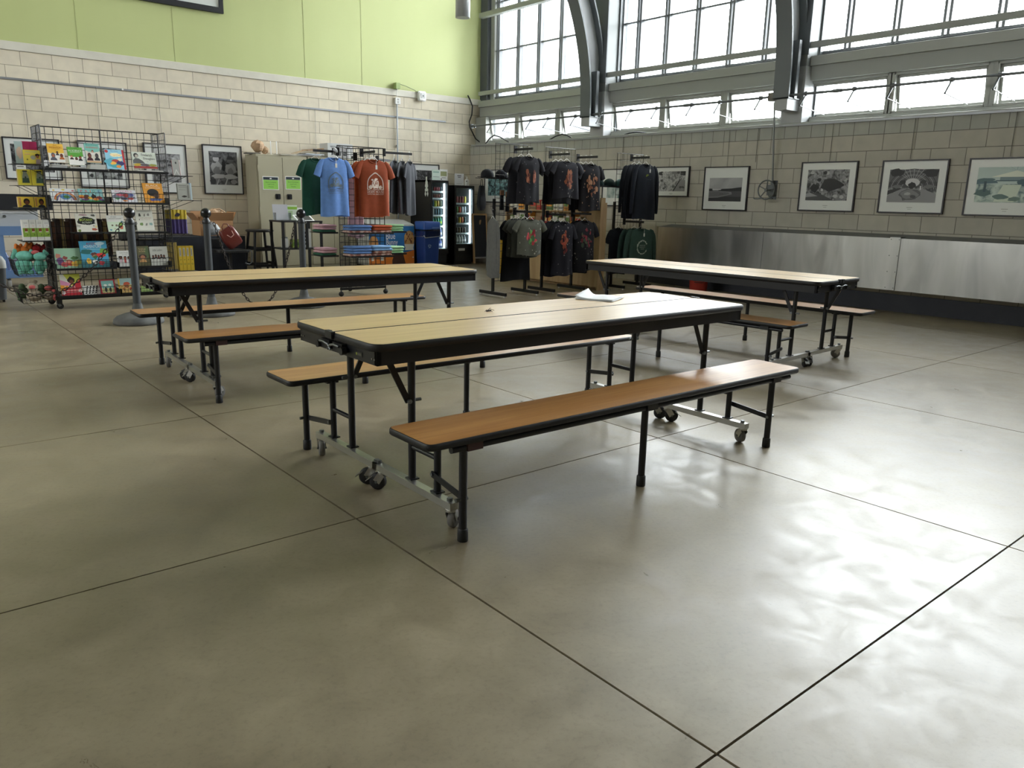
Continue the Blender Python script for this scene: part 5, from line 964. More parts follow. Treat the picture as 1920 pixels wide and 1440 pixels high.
children = (bw(6, 14, .36, .64, G(26), G(120)), [('b', .25, .5, .2, .2, G(170), 1), ('e', .24, .78, .11, .09, G(186)), ('h', .24, .82, .12, .09, G(90)), ('b', .26, .42, .13, .13, G(120), 2), ('b', .76, .48, .2, .18, G(150), 3), ('e', .75, .74, .11, .09, G(90)), ('h', .75, .77, .13, .10, G(36)), ('b', .74, .4, .12, .12, G(120), 4), ('b', .3, .25, .26, .07, G(180), 5), ('b', .72, .25, .24, .07, G(170), 6), ('b', .5, .58, .07, .2, G(20), 7), ('p', [(.5, .0), (.6, .2), (.64, .2), (.56, 0)], G(170)), ('p', [(.2, .0), (.3, .18), (.33, .17), (.26, 0)], G(160)), ('b', .85, .1, .12, .07, G(140), 9), ('b', .1, .1, .1, .08, G(50), 10)])
fern = (bw(7, 20, .4, .62, G(18), G(120)), leafy(140, 26, (20, 40), (60, 130))+[('b', .82, .38, .1, .08, G(220), 2), ('b', .75, .28, .1, .06, G(210), 3)])
picture('large framed garden photograph with blue tint, cut by the right edge', 'x', 3.43, 1.243, 1.905, .90, blueprint, (.095, .095, .14, .09))
picture('framed photograph of a glasshouse with an oval flower bed, second from the right', 'x', 4.51, 1.25, 1.905, .81, green_house, (.09, .09, .12, .10))
picture('framed photograph of dark lush planting beside a path, third from the right', 'x', 5.645, 1.25, 1.91, .81, gardens, (.09, .09, .13, .09))
picture('framed photograph of a wide empty pool under grey sky, left of the handwheel', 'x', 7.29, 1.226, 1.876, .80, pool, (.09, .09, .12, .15))
picture('small framed photograph of a shrub bank, just right of the navy sweatshirts', 'x', 8.33, 1.422, 1.895, .70, path, (.06, .06, .07, .06))
picture('framed picture behind the far right wire stand and its caps', 'x', 9.46, 1.25, 1.88, .82, (noisemat((110, 134, 136), (196, 206, 204), 9, .35), []), (.10, .10, .12, .2))
picture('framed picture behind the nearest wire stand, close to the room corner', 'x', 12.80, 1.265, 1.92, .95, (bw(9, 16, .4, .6, (24, 40, 44), (130, 170, 176)), []), (.10, .10, .12, .14))
picture('framed dark leaf photograph at the far left behind the book rack', 'y', 2.17, 1.452, 2.05, .735, fern, (.08, .08, .10, .08))
picture('framed photograph behind the middle of the book rack', 'y', 3.13, 1.36, 2.06, .70, (bw(8, 12), leafy(200, 20)), (.08, .08, .12, .08))
picture('framed photograph at the right end of the book rack, behind its end shelves', 'y', 4.06, 1.30, 2.085, .67, (bw(10, 10, .35, .7, G(40), G(190)), leafy(240, 16, (40, 70), (120, 200))), (.09, .09, .16, .14))
picture('framed photograph of two small children, just left of the tan cabinets', 'y', 4.995, 1.305, 2.118, .672, children, (.09, .07, .14, .09))
picture('framed picture partly hidden by the charcoal tees, left of the coolers', 'y', 9.13, 1.33, 1.998, .70, (bw(11, 18, .45, .65, G(22), G(110)), leafy(280, 14, (20, 40), (60, 110))), (.03, .03, .11, .11))
# picture rails and hanging wires
RAILM = mat((150, 152, 156), .45, .6)
o = thing('picture_rail', 'thin metal picture rail with hanging wires along the left wall', 'rail', (0, WY, 2.862))
MB().bx(-1.5, 9.65, -.016, -.002, -.014, .014, RAILM).build('rail', o)
for x in (2.15, 3.12, 4.03, 4.99, 6.74, 7.83, 9.04): MB().cyl((x, -.016, .0), (x, -.016, {2.15: -.80, 3.12: -.79, 4.03: -.765, 4.99: -.735, 9.04: -.855}.get(x, -1.0)), .0035, mat((120, 118, 108), .6), 5).build('hanging_wire', o)
for x in (.9, 3.5, 5.2): MB().bx(x-.012, x+.012, -.024, -.016, -.012, .02, WHITE).build('clip', o)
o = thing('picture_rail', 'thin metal picture rail with hanging wires under the right wall sill', 'rail', (WX-.014, 0, 2.418))
MB().bx(-.012, .001, -5, 13.6, -.016, .010, RAILM).build('rail', o)
for y in (9.43, 6.80, 5.65, 4.58, 3.46, 8.31, 7.29, 12.8): MB().cyl((-.006, y, .0), (-.006, y, -.49 if y > 12 or y in (6.8,) else -.503 if y != 7.29 else -.54), .0035, mat((96, 94, 88), .6), 5).build('hanging_wire', o)
# fixtures on the left wall
o = thing('alarm_strobe', 'white square alarm sounder straddling the coping', 'alarm', (9.05, WY-.02, 3.30))
MB().prism(rrect(-.09, .09, -.095, .095, .03), (0, -.0, 0), (1, 0, 0), (0, 0, 1), WHITE, .035).build('back_box', o)
MB().prism(rrect(-.075, .075, -.08, .08, .025), (0, -.035, 0), (1, 0, 0), (0, 0, 1), mat((244, 244, 242), .35), .03).bx(-.045, .045, -.072, -.065, -.045, .05, mat((206, 208, 206), .5)).bx(-.012, .012, -.078, -.072, -.01, .01, DGREY).build('cover', o)
o = thing('power_outlet', 'small white outlet box on top of the vertical conduit', 'outlet', (8.495, WY-.002, 3.16))
MB().prism(rrect(-.055, .055, -.06, .06, .012), (0, 0, 0), (1, 0, 0), (0, 0, 1), WHITE, .045).build('box', o)
MB().bx(-.02, .02, -.047, -.045, .008, .04, mat((180, 180, 176), .5)).bx(-.02, .02, -.047, -.045, -.04, -.008, mat((180, 180, 176), .5)).build('socket', o)
tag(MB().cyl((8.475, WY-.034, 3.098), (8.475, WY-.034, .9), .014, mat((168, 176, 184), .4, .6), 10).cyl((8.475, WY-.02, 2.30), (8.475, WY-.02, 2.33), .02, STEEL, 10).cyl((8.475, WY-.02, 1.4), (8.475, WY-.02, 1.43), .02, STEEL, 10).build('conduit'), 'straight metal conduit running down the left wall below the outlet box', 'conduit')
o = thing('junction_box', 'green painted junction box on the coping of the left wall', 'box', (8.475, WY-.021, 3.378))
MB().bx(-.045, .045, -.07, .03, 0, .11, mat((150, 168, 108), .6)).build('box', o); MB().tube([(-.01, -.05, 0), (-.03, -.055, -.08), (.0, -.02, -.155)], .006, WHITE, 6).build('lead', o)
tag(MB().tube([(8.53, WY-.03, 3.48), (8.7, WY-.03, 3.45), (8.88, WY-.03, 3.40), (8.97, WY-.03, 3.36)], .007, mat((140, 150, 110), .6), 6).build('cable'), 'thin pale cable sloping from the green junction box to the alarm', 'cable')
tag(MB().tube([(10.20, WY-.03, 3.43), (10.25, WY-.04, 3.35), (10.30, WY-.06, 3.22), (10.285, WY-.06, 3.05), (10.22, WY-.06, 2.90), (10.235, WY-.06, 2.80), (10.36, WY-.10, 2.57), (10.47, WY-.2, 2.462), (10.42, 13.42, 2.48), (10.40, 13.28, 2.56), (10.40, 13.14, 2.615), (10.40, 12.94, 2.57), (10.40, 12.64, 2.452)], .014, BLACK, 8).build('cable'), 'thick black cable looping down the room corner onto the window ledge', 'cable')
tag(MB().tube([(10.40, 11.43, 2.452), (10.40, 11.26, 2.51), (10.40, 11.09, 2.535), (10.40, 10.95, 2.51), (10.40, 10.82, 2.452)], .013, BLACK, 8).build('cable'), 'black cable hump on the ledge above the upper black tees', 'cable')
tag(MB().tube([(10.40, 9.52, 2.452), (10.40, 9.4, 2.475), (10.40, 9.27, 2.48), (10.40, 9.15, 2.47), (10.40, 9.03, 2.452)], .013, BLACK, 8).build('cable'), 'low black cable hump on the ledge right of the first rib', 'cable')
# projection screen
o = thing('projection_screen', 'wall mounted projection screen with a black border, only its lower right corner in view', 'screen', (3.95, WY-.012, 4.21))
MB().bx(-1.2, 1.2, -.05, 0, 0, .085, mat((22, 24, 28), .6)).bx(-1.2, 1.2, -.05, 0, 1.62, 1.70, mat((22, 24, 28), .6)).bx(-1.2, -1.13, -.05, 0, .085, 1.62, mat((22, 24, 28), .6)).bx(1.13, 1.2, -.05, 0, .085, 1.62, mat((22, 24, 28), .6)).build('border', o)
MB().bx(-1.13, 1.13, -.03, -.002, .085, 1.62, mat((214, 218, 214), .8)).build('screen_fabric', o)
# pendant lamp
o = thing('pendant_lamp', 'grey cylinder pendant lamp hanging high in front of the green wall', 'lamp', (8.02, 11.0, 4.17))
LG = mat((176, 180, 182), .4, .3)
MB().lathe([(.112, .0), (.118, .0), (.118, .62), (.10, .65), (.012, .66)], (0, 0, 0), LG, 28).build('shade', o); MB().lathe([(.110, .005), (.10, .05), (.07, .12), (.04, .16)], (0, 0, 0), CHROME, 24).build('reflector', o); MB().cyl((0, 0, .65), (0, 0, 3.03), .010, LG, 8).build('stem', o)
# ---------------------------------------------------------------- right wall fittings
SSM = noisemat((168, 169, 168), (190, 191, 189), 2.2, .24, (.25, 1.5, .35), 3, .0, .40, metal=1.0, dist=1.0)
bp = N(SSM, 'Bump'); bp.inputs['Strength'].default_value = .35; bp.inputs['Distance'].default_value = .03
nz = N(SSM, 'TexNoise', Scale=1.1, Detail=1); mpp = N(SSM, 'Mapping'); mpp.inputs['Scale'].default_value = (1, 2.4, .6); tcc = N(SSM, 'TexCoord')
L(SSM, tcc.outputs['Object'], mpp.inputs[0]); L(SSM, mpp.outputs[0], nz.inputs['Vector']); L(SSM, nz.outputs['Fac'], bp.inputs['Height']); L(SSM, bp.outputs[0], SSM.node_tree.nodes['Principled BSDF'].inputs['Normal'])
o = thing('steel_counter_front', 'long stainless steel panel box mounted low along the right wall', 'panel', (9.98, 0, 0))
def ssp(y0, y1):
    g = MB().bx(-.004, -.0025, y0, y1, .305, .945, SSM)
    g.bx(-.0025, .31, y0, y1, .298, .308, SSM); g.add([(-.004, y0, .945), (-.004, y1, .945), (.313, y1, .985), (.313, y0, .985)], [(0, 1, 2, 3)], STEEL); g.bx(.0, .02, y0, y1, .31, .94, STEEL)
    return g
ssp(6.365, 8.29).build('steel_sheet', o); ssp(4.50, 6.36).build('steel_sheet', o); ssp(1.2, 4.495).build('steel_sheet', o)
g = MB().bx(-.014, -.007, 4.425, 4.555, .30, .955, SSM).bx(-.014, .3, 4.425, 4.555, .955, .962, STEEL)
for y in (4.44, 4.54):
    for z in (.33, .53, .73, .93): g.cyl((-.0175, y, z), (-.013, y, z), .006, mat((90, 92, 92), .4, .6), 8)
g.build('cover_strip', o)
g = MB().bx(-.006, .31, 8.29, 8.33, .298, .95, mat((150, 144, 128), .5, .2)); g.build('end_cap', o)
# handwheel operator, vertical shaft, crank rod
GM = mat((106, 110, 112), .45, .5)
o = thing('hand_wheel', 'grey spoked handwheel with gear box that opens the windows', 'handwheel', (WX-.002, 6.47, 1.53))
g = MB().bx(-.014, 0, -.055, .05, -.13, .135, GM).bx(-.10, -.012, -.05, .05, -.075, .075, GM).cyl((-.05, 0, .06), (-.05, 0, .13), .026, GM, 12)
for z in (-.115, .115): g.cyl((-.02, 0, z), (-.01, 0, z), .010, BLACK, 8)
g.build('gear_box', o, bevel=.006)
g = MB().cyl((-.10, 0, 0), (-.205, 0, 0), .011, GM, 10).cyl((-.17, 0, 0), (-.21, 0, 0), .022, GM, 12)
g.tube([(-.19, .132*math.cos(2*PI*k/28), .132*math.sin(2*PI*k/28)) for k in range(28)], .010, GM, 8, True)
for k in range(5): a = PI/2+2*PI*k/5+.1; g.bar((-.19, 0, 0), (-.19, .128*math.cos(a), .128*math.sin(a)), .010, .014, GM, (1, 0, 0))
g.tube([(-.19, .06, -.118), (-.215, .11, -.125), (-.225, .16, -.125), (-.225, .175, -.112)], .008, GM, 8); g.build('wheel', o)
MB().cyl((-.05, 0, .13), (-.188, 0, 1.19), .0125, mat((150, 154, 156), .35, .7), 10).build('shaft', o)
o = thing('window_crank_rod', 'long metal rod with crank arms along the low windows', 'rod', (10.10, 0, 2.79))
ys = (12.84, 12.34, 11.65, 11.16, 10.44, 9.80, 9.13, 8.58, 7.89, 7.38, 6.69, 5.99, 5.32, 4.82, 4.14, 3.63, 3.0, 2.3)
g = MB().cyl((0, -3, 0), (0, 13.50, 0), .0165, GM, 10)
for y in (10.13, 13.44, 7.98, 5.55, 9.9): g.cyl((0, y-.06, 0), (0, y+.06, 0), .024, GM, 10)
g.bx(-.06, .05, 6.40, 6.54, -.06, .05, mat((120, 116, 110), .6)); g.cyl((0, 13.49, 0), (0, 13.52, 0), .045, GM, 12); g.build('rod', o)
for y in (13.44, 10.13, 6.33, 2.55): MB().bx(.01, .04, y-.03, y+.03, -.03, .03, GM).build('bracket', o)
for y in ys:
    g = MB().cyl((0, y-.02, 0), (0, y+.02, 0), .030, GM, 10).bar((0, y, 0), (-.10, y+.02, -.16), .008, .02, GM, (0, 1, 0)).ball((-.10, y+.02, -.16), .014, GM, 8, 5); a = g.build('crank_arm', o)
    MB().cyl((-.10, y+.02, -.16), (.475, y-.02, -.235), .006, mat((140, 142, 142), .4, .5), 6).build('link_rod', o)

# ================================================================ chain posts
def post(label, x, y):
    t = thing('chain_post', label, 'post', (x, y, 0)); PM = mat((62, 66, 70), .5)
    ptag(MB().lathe([(.001, 0), (.235, 0), (.24, .02), (.232, .045), (.20, .075), (.13, .10), (.06, .118), (.05, .16), (.042, .20)], (0, 0, 0), noisemat((84, 86, 86), (104, 105, 104), 8, .8), 36).build('base', t), 'weathered grey domed base')
    MB().cyl((0, 0, .17), (0, 0, 1.0), .037, PM, 20).build('tube', t)
    MB().lathe([(.040, .985), (.042, .99), (.042, 1.02), (.030, 1.03), (.028, 1.05)], (0, 0, 0), mat((40, 42, 46), .4), 20).ball((0, 0, 1.095), .054, mat((26, 27, 30), .25), 20, 12).build('ball_top', t)
    MB().tube([(.042, 0, 1.0), (.06, 0, 1.01), (.065, 0, .99), (.05, 0, .98), (.042, 0, .985)], .004, STEEL, 6).tube([(-.042, 0, 1.0), (-.06, 0, 1.01), (-.065, 0, .99), (-.05, 0, .98), (-.042, 0, .985)], .004, STEEL, 6).build('ring', t)
    return t
post('dark grey chain post with a ball top, nearest, in front of the book rack', 2.10, 8.44)
post('dark grey chain post in the middle, left of the dark table cloth', 2.905, 8.62)
post('dark grey chain post on the right, left of the olive skirt', 4.05, 8.75)
def chain(label, a, b, low, mm):
    a, b = Vector(a), Vector(b); m = MB(); pts = []; N_ = 400
    for i in range(N_+1):
        u = i/N_; p = a.lerp(b, u); s = 4*u*(1-u); zl = a.z+(b.z-a.z)*u; s = math.sin(PI*u)**.8 if 0 else s
        p.z = zl-(min(a.z, b.z)-low)*s; pts.append(p)
    d = 0; nxt = 0; k = 0; pitch = .038
    for i in range(1, N_+1):
        d += (pts[i]-pts[i-1]).length
        if d >= nxt:
            t = (pts[i]-pts[i-1]).normalized(); side = t.cross(Vector((0, 0, 1))).normalized(); nn = t.cross(side)
            w_ = side if k % 2 else nn; c = pts[i]; loop = [c+t*(.026*math.cos(q))+w_*(.013*math.sin(q)) for q in [2*PI*j/12 for j in range(12)]]
            m.tube(loop, .0042, mm, 5, True); nxt += pitch; k += 1
    return tag(m.build('chain'), label, 'chain')
CHM = mat((54, 48, 46), .45, .6)
chain('sagging chain running left from the nearest chain post, past the lower baskets', (2.018, 8.45, .985), (.55, 8.80, 1.0), .30, CHM)
chain('sagging chain between the middle and right chain posts, behind the left table', (2.99, 8.63, .985), (3.965, 8.74, .985), .05, CHM)
o = thing('grey_bin', 'grey bin with a pale lid at the extreme left edge', 'bin', (1.10, 11.0, 0))
MB().rings([[(x*k, y*k, z) for x, y in rrect(-.20, .20, -.2, .2, .05)] for z, k in ((.03, .88), (.40, 1.0))], mat((84, 88, 92), .6)).build('body', o); ptag(MB().rings([[(x*k, y*k, z) for x, y in rrect(-.20, .20, -.2, .2, .05)] for z, k in ((.40, 1.04), (.48, 1.03), (.53, .9))], mat((188, 190, 188), .6)).build('lid', o), 'pale lid')
for x in (-.14, .14):
    for y in (-.14, .14): MB().cyl((x-.012, y, .025), (x+.012, y, .025), .025, BLACK, 10).build('wheel', o)
# blue cart behind the book rack
BLU = mat((98, 128, 172), .5); o = thing('utility_cart', 'blue wheeled cart with a grey panel, at the far left behind the book rack', 'cart', (1.2, 12.75, 0))
m = MB()
for x in (-.68, .28):
    for y in (-.28, .28): m.bx(x-.03, x+.03, y-.03, y+.03, .12, .80, BLU)
m.bx(-.75, .75, -.32, .32, .70, .82, BLU).bx(-.75, .72, -.32, .32, .13, .23, BLU); m.build('frame', o)
MB().bx(-.75, .74, -.30, .30, .82, 1.035, mat((176, 182, 190), .4)).bx(-.75, .74, -.31, -.30, .99, 1.03, mat((206, 210, 214), .4)).cyl((.35, -.31, .95), (.35, -.30, .95), .02, STEEL, 10).build('side_panel', o)
ptag(MB().bx(-.75, .92, -.34, .34, 1.036, 1.24, mat((24, 26, 32), .6)).build('top_box', o), 'black top box'); MB().bx(-.64, .25, -.02, .26, .24, .69, mat((16, 17, 20), .8)).build('rear_panel_or_shade', o)  # black block stands in for the shade of the cart's open bay
for x in (-.6, .32):
    for y in (-.25, .25): MB().lathe([(.02, -.02), (.055, -.02), (.062, 0), (.055, .02), (.02, .02)], (x, y, .062), mat((150, 150, 148), .6), 18, 'x').bar((x, y-.035, .075), (x, y-.035, .13), .03, .006, STEEL).build('caster', o)
for i in range(3):
    t = thing('packet', ('clear blue packet on the lower shelf of the blue cart, left one', 'clear blue packet on the lower shelf of the blue cart, middle one', 'clear blue packet on the lower shelf of the blue cart, right one')[i], 'packet', (1.45+.13*i-.08, 12.56, .231))
    MB().rings([[(x*k, y*k, z) for x, y in rrect(-.06, .06, -.05, .05, .03)] for z, k in ((0, .9), (.05, 1.05), (.17, 1.0), (.24, .5))], mat(((150, 160, 172), (96, 112, 150), (130, 140, 156))[i], .25)).build('wrap', t)

# ================================================================ cabinets and the things around the sales corner
TAN = mat((176, 170, 146), .45); TAN2 = mat((170, 164, 141), .45)
def cabinet(label, x0, x1):
    t = thing('storage_cabinet', label, 'cabinet', ((x0+x1)/2, 13.56, 0)); w = x1-x0
    MB().bx(-w/2, w/2, -.25, .22, .0, 1.985, TAN2).build('body', t, bevel=.006)
    for s in (-1, 1):
        m = MB().bx(min(s*.004, s*(w/2-.03)), max(s*.004, s*(w/2-.03)), -.266, -.252, .09, 1.945, TAN)
        for z in (.35, 1.05, 1.75): m.cyl((s*(w/2-.026), -.262, z-.05), (s*(w/2-.026), -.262, z+.05), .008, TAN2, 8)
        d = m.build('door', t, bevel=.003)
        ptag(MB().prism(rrect(-.045, .045, -.045, .045, .015), (s*.105, -.266, 1.285), (1, 0, 0), (0, 0, 1), BLACK, .012).bx(s*.105-.01, s*.105+.01, -.29, -.278, -.025+1.285, .025+1.285, BLACK).build('latch', d), 'black turn latch')
    return t
cabinet('tan metal cabinet carrying two green notices', 5.38, 6.31); cabinet('tan metal cabinet behind the blue tees, right of the one with notices', 6.33, 7.26)
for i, (x, z) in enumerate(((5.62, 1.395), (6.03, 1.41))):
    t = thing('notice', ('green notice with a dark header on the left cabinet door', 'green notice with a dark header on the right cabinet door')[i], 'sign', (x, 13.290, z))
    m = MB().bx(-.145, .145, 0, .003, 0, .225, WHITE).bx(-.132, .132, -.001, 0, .012, .165, mat((146, 206, 86), .6)).bx(-.132, .132, -.001, 0, .167, .213, mat((34, 48, 60), .6)); m.build('sheet', t)
    m = MB(); dk = mat((52, 84, 48), .6); m.poly(blob(.0, .19, .022, .010, random.Random(4)), (0, -.001, 0), (1, 0, 0), (0, 0, 1), WHITE, .0006)
    m.text('Store Contents', (0, -.001, .128), (1, 0, 0), (0, 0, 1), .19, dk, .0006, .020); m.text('Staff Only', (0, -.001, .090), (1, 0, 0), (0, 0, 1), .12, dk, .0006, .02); m.text('Thanks', (0, -.001, .052), (1, 0, 0), (0, 0, 1), .095, dk, .0006, .018); m.build('lettering', t)
KR = noisemat((172, 142, 112), (190, 160, 130), 18, .8)
def crumple(m, c, r, mt, seed, sc=(1, 1, 1), j=.3):
    rg = random.Random(seed); n, k = 12, 8; rings = []
    for i in range(k+1):
        t = PI*(i+.05)/(k+.1); rings.append([(c[0]+r*sc[0]*(1+rg.uniform(-j, j))*math.sin(t)*math.cos(2*PI*q/n), c[1]+r*sc[1]*(1+rg.uniform(-j, j))*math.sin(t)*math.sin(2*PI*q/n), c[2]-r*sc[2]*(1+rg.uniform(-j*.5, j*.5))*math.cos(t)) for q in range(n)])
    m.rings(rings, mt, False)
t = thing('paper_bag', 'crumpled brown paper bag on top of the tan cabinet with notices', 'bag', (5.53, 13.5, 1.987))
m = MB(); crumple(m, (-.02, 0, .135), .10, KR, 3, (1.2, .9, 1.0), .18); m.build('bag_body', t); m = MB(); crumple(m, (.10, .0, .075), .065, KR, 8, (1, 1, 1.0), .2); m.build('bag_mouth', t); MB().bx(-.24, .0, -.05, .1, 0, .02, mat((84, 82, 76), .7)).build('flat_flap', t)
t = thing('plastic_strip', 'pair of thin white upright strips behind the paper bag', 'strip', (5.78, 13.6, 1.987)); MB().bx(-.008, .008, -.004, .004, 0, .24, WHITE).bx(.10, .116, -.004, .004, 0, .24, WHITE).bx(-.008, .116, -.03, .03, 0, .006, WHITE).build('strips', t)
t = thing('paper_pile', 'loose papers and a kraft envelope hanging over the cabinet top edge', 'papers', (6.28, 13.44, 1.988))
for i, (x, y, z, a, w_, c) in enumerate(((-.2, .0, .002, .1, .55, (206, 202, 190)), (.10, -.02, .018, -.1, .42, (226, 228, 232)), (.18, .0, .04, .12, .38, (196, 206, 216)))):
    m = MB(); M = Matrix.Translation((x, y, z)) @ Matrix.Rotation(a, 4, 'Z') @ Matrix.Rotation(0, 4, 'Y'); m.bx(-w_/2, w_/2, -.13, .13, 0, .012, mat(c, .8), M=M); m.build('sheet', t)
M = Matrix.Translation((.08, 0, .10)) @ Matrix.Rotation(-.12, 4, 'Y'); m = MB().bx(-.02, .30, -.12, .12, 0, .025, KR, M=M).bx(-.24, -.02, -.12, .12, -.004, .0, mat((196, 170, 140), .8), M=Matrix.Translation((.08, 0, .12)) @ Matrix.Rotation(-.30, 4, 'Y')); m.build('envelope', t)
t = thing('carton', 'white carton with printed sides on the cabinet behind the tower', 'box', (7.0, 13.52, 1.987)); MB().bx(-.25, .25, -.16, .16, 0, .26, mat((206, 208, 208), .6)).build('box', t); m = MB()
for k in range(3): m.bx(-.18+.12*k, -.11+.12*k, -.1612, -.16, .05, .12, DGREY)
m.bx(-.2, .2, -.1612, -.16, .19, .215, mat((150, 154, 156), .6)); m.build('print', t)
# dark cloth table with cardboard box
NVY = noisemat((24, 27, 36), (32, 35, 44), 6, .9)
t = thing('cloth_table', 'table fully covered by a dark navy cloth, carrying a cardboard box', 'table', (4.20, 13.15, 0))
m = MB(); n = 44; rings = []
for z in (0, .2, .45, .6, .638, .64):
    ring = []; P4 = rrect(-.86, .72, -.40, .40, .03, 2)
    for i, (x, y) in enumerate(P4): ring.append((x, y, z))
    rings.append([(x*(1+.012*(1-z/.64)*math.sin(i*2.3)), y*(1+.02*(1-z/.64)*math.sin(i*1.9)), z) for i, (x, y, _) in enumerate(ring)])
m.rings(rings, NVY, True); m.build('cloth', t)
KB = mat((178, 136, 96), .8); KB2 = mat((166, 124, 86), .8)
t = thing('cardboard_box', 'open cardboard box with raised flaps full of kraft paper', 'box', (4.53, 13.15, .642))
m = MB(); a, b_, h = .265, .20, .24
for s in (-1, 1): m.bx(-a, a, s*b_-.003, s*b_+.003, 0, h, KB); m.bx(s*a-.003, s*a+.003, -b_, b_, 0, h, KB)
m.bx(-a, a, -b_, b_, 0, .006, KB); m.build('carton', t)
m = MB().bar((0, -b_, h), (0, -b_-.06, h+.13), 2*a, .005, KB2, (0, .9, .4)); m.build('flap', t); MB().bar((0, b_, h), (0, b_+.05, h+.14), 2*a, .005, KB2, (0, .9, -.4)).build('flap', t); MB().bar((a, 0, h), (a+.06, 0, h+.14), 2*b_, .005, KB, (.9, 0, -.4)).build('flap', t); MB().bar((-a, 0, h), (-a-.10, 0, h+.12), 2*b_, .005, KB2, (.9, 0, .4)).build('flap', t)
t = thing('packing_paper', 'crumpled kraft packing paper rising out of the cardboard box', 'paper', (4.53, 13.15, .72))
for i, (x, y, z, r, sc) in enumerate(((-.10, 0, .18, .11, (1.2, 1, 1)), (.05, .02, .26, .09, (1.2, .9, 1)), (.14, -.03, .20, .085, (1, 1, 1.2)), (-.02, -.04, .15, .11, (1.5, 1, .8)))): m = MB(); crumple(m, (x, y, z), r, KR, 20+i, sc, .22); m.build('paper_wad', t)
MB().tube([(.02, 0, .33), (.12, -.02, .345), (.20, -.03, .30), (.215, -.03, .2)], .012, KR, 6).build('twisted_strip', t)
t = thing('plastic_bag', 'grey plastic bag in front of the cardboard box', 'bag', (4.42, 12.85, .655)); m = MB(); crumple(m, (0, 0, .10), .10, mat((150, 154, 158), .4), 5, (1.2, .7, 1), .12); m.build('bag_body', t)
# black office chair with the red handbag
t = thing('office_chair', 'black chair holding the dark red handbag', 'chair', (4.52, 12.42, 0))
MB().prism(rrect(-.26, .26, -.22, .22, .08), (0, 0, .41), (1, 0, 0), (0, 1, 0), BLACK, .045).build('seat', t, bevel=.01); MB().bx(-.22, -.02, .17, .205, .46, .62, BLACK).build('backrest', t, bevel=.02)
MB().cyl((0, 0, .12), (0, 0, .41), .03, BLACK, 12).build('column', t); m = MB()
for k in range(5): a = 2*PI*k/5; m.bar((0, 0, .12), (.26*math.cos(a), .26*math.sin(a), .075), .04, .03, BLACK)
m.build('star_base', t)
for k in range(5): a = 2*PI*k/5; MB().cyl((.26*math.cos(a)-.012, .26*math.sin(a), .03), (.26*math.cos(a)+.012, .26*math.sin(a), .03), .03, BLACK, 12).build('caster', t)
MB().tube([(.25, -.1, .44), (.30, -.1, .44), (.32, -.1, .40), (.31, -.1, .25), (.27, -.1, .22), (.2, -.1, .24)], .010, STEEL, 6).build('arm_bar', t)
t = thing('handbag', 'dark red leather handbag lying tilted on the black chair', 'bag', (4.53, 12.36, .475)); LR = mat((104, 40, 34), .3, coat=.3)
M = Matrix.Rotation(-.55, 4, 'Y'); m = MB(); rg = []
for z, k, kk in ((-.15, .75, .9), (-.13, .95, 1.1), (.0, 1.05, 1.1), (.12, .95, .8), (.165, .8, .35)): rg.append([M @ Vector((x*k, y*kk, z)) for x, y in rrect(-.13, .13, -.06, .06, .045, 4)])
m.rings(rg, LR); m.v = [(x, y, z+.165) for x, y, z in m.v]; m.build('bag_body', t)
m = MB(); m.tube([tuple((M @ Vector(p))+Vector((0, 0, .165))) for p in ((-.06, -.05, .14), (-.05, -.07, .22), (.0, -.07, .25), (.05, -.07, .22), (.06, -.05, .14))], .008, LR, 8); m.build('handle', t)
m = MB(); m.tube([tuple((M @ Vector(p))+Vector((0, 0, .165))) for p in ((-.05, -.072, .08), (-.02, -.08, .02), (.04, -.08, .03), (.05, -.075, .10))], .007, mat((190, 150, 140), .4), 6); ptag(m.build('strap', t), 'pale strap')
# bar stool
t = thing('bar_stool', 'black wooden bar stool in front of the tan cabinet', 'stool', (5.185, 12.82, 0)); BW = mat((26, 26, 28), .5)
MB().lathe([(.001, .705), (.20, .705), (.225, .715), (.225, .735), (.20, .745), (.10, .738), (.001, .737)], (0, 0, 0), BW, 28).build('seat', t)
feet = []
for sx_, sy_ in ((-1, -1), (1, -1), (1, 1), (-1, 1)): MB().cyl((sx_*.135, sy_*.135, .71), (sx_*.20, sy_*.20, 0), .022, BW, 10, .018).build('leg', t)
for z, q in ((.42, .16), (.16, .185)):
    for i in range(4):
        a, b_ = [((-1, -1), (1, -1)), ((1, -1), (1, 1)), ((1, 1), (-1, 1)), ((-1, 1), (-1, -1))][i]; MB().bar((a[0]*q, a[1]*q, z+.03*(i % 2)), (b_[0]*q, b_[1]*q, z+.03*(i % 2)), .02, .045, BW).build('rung', t)
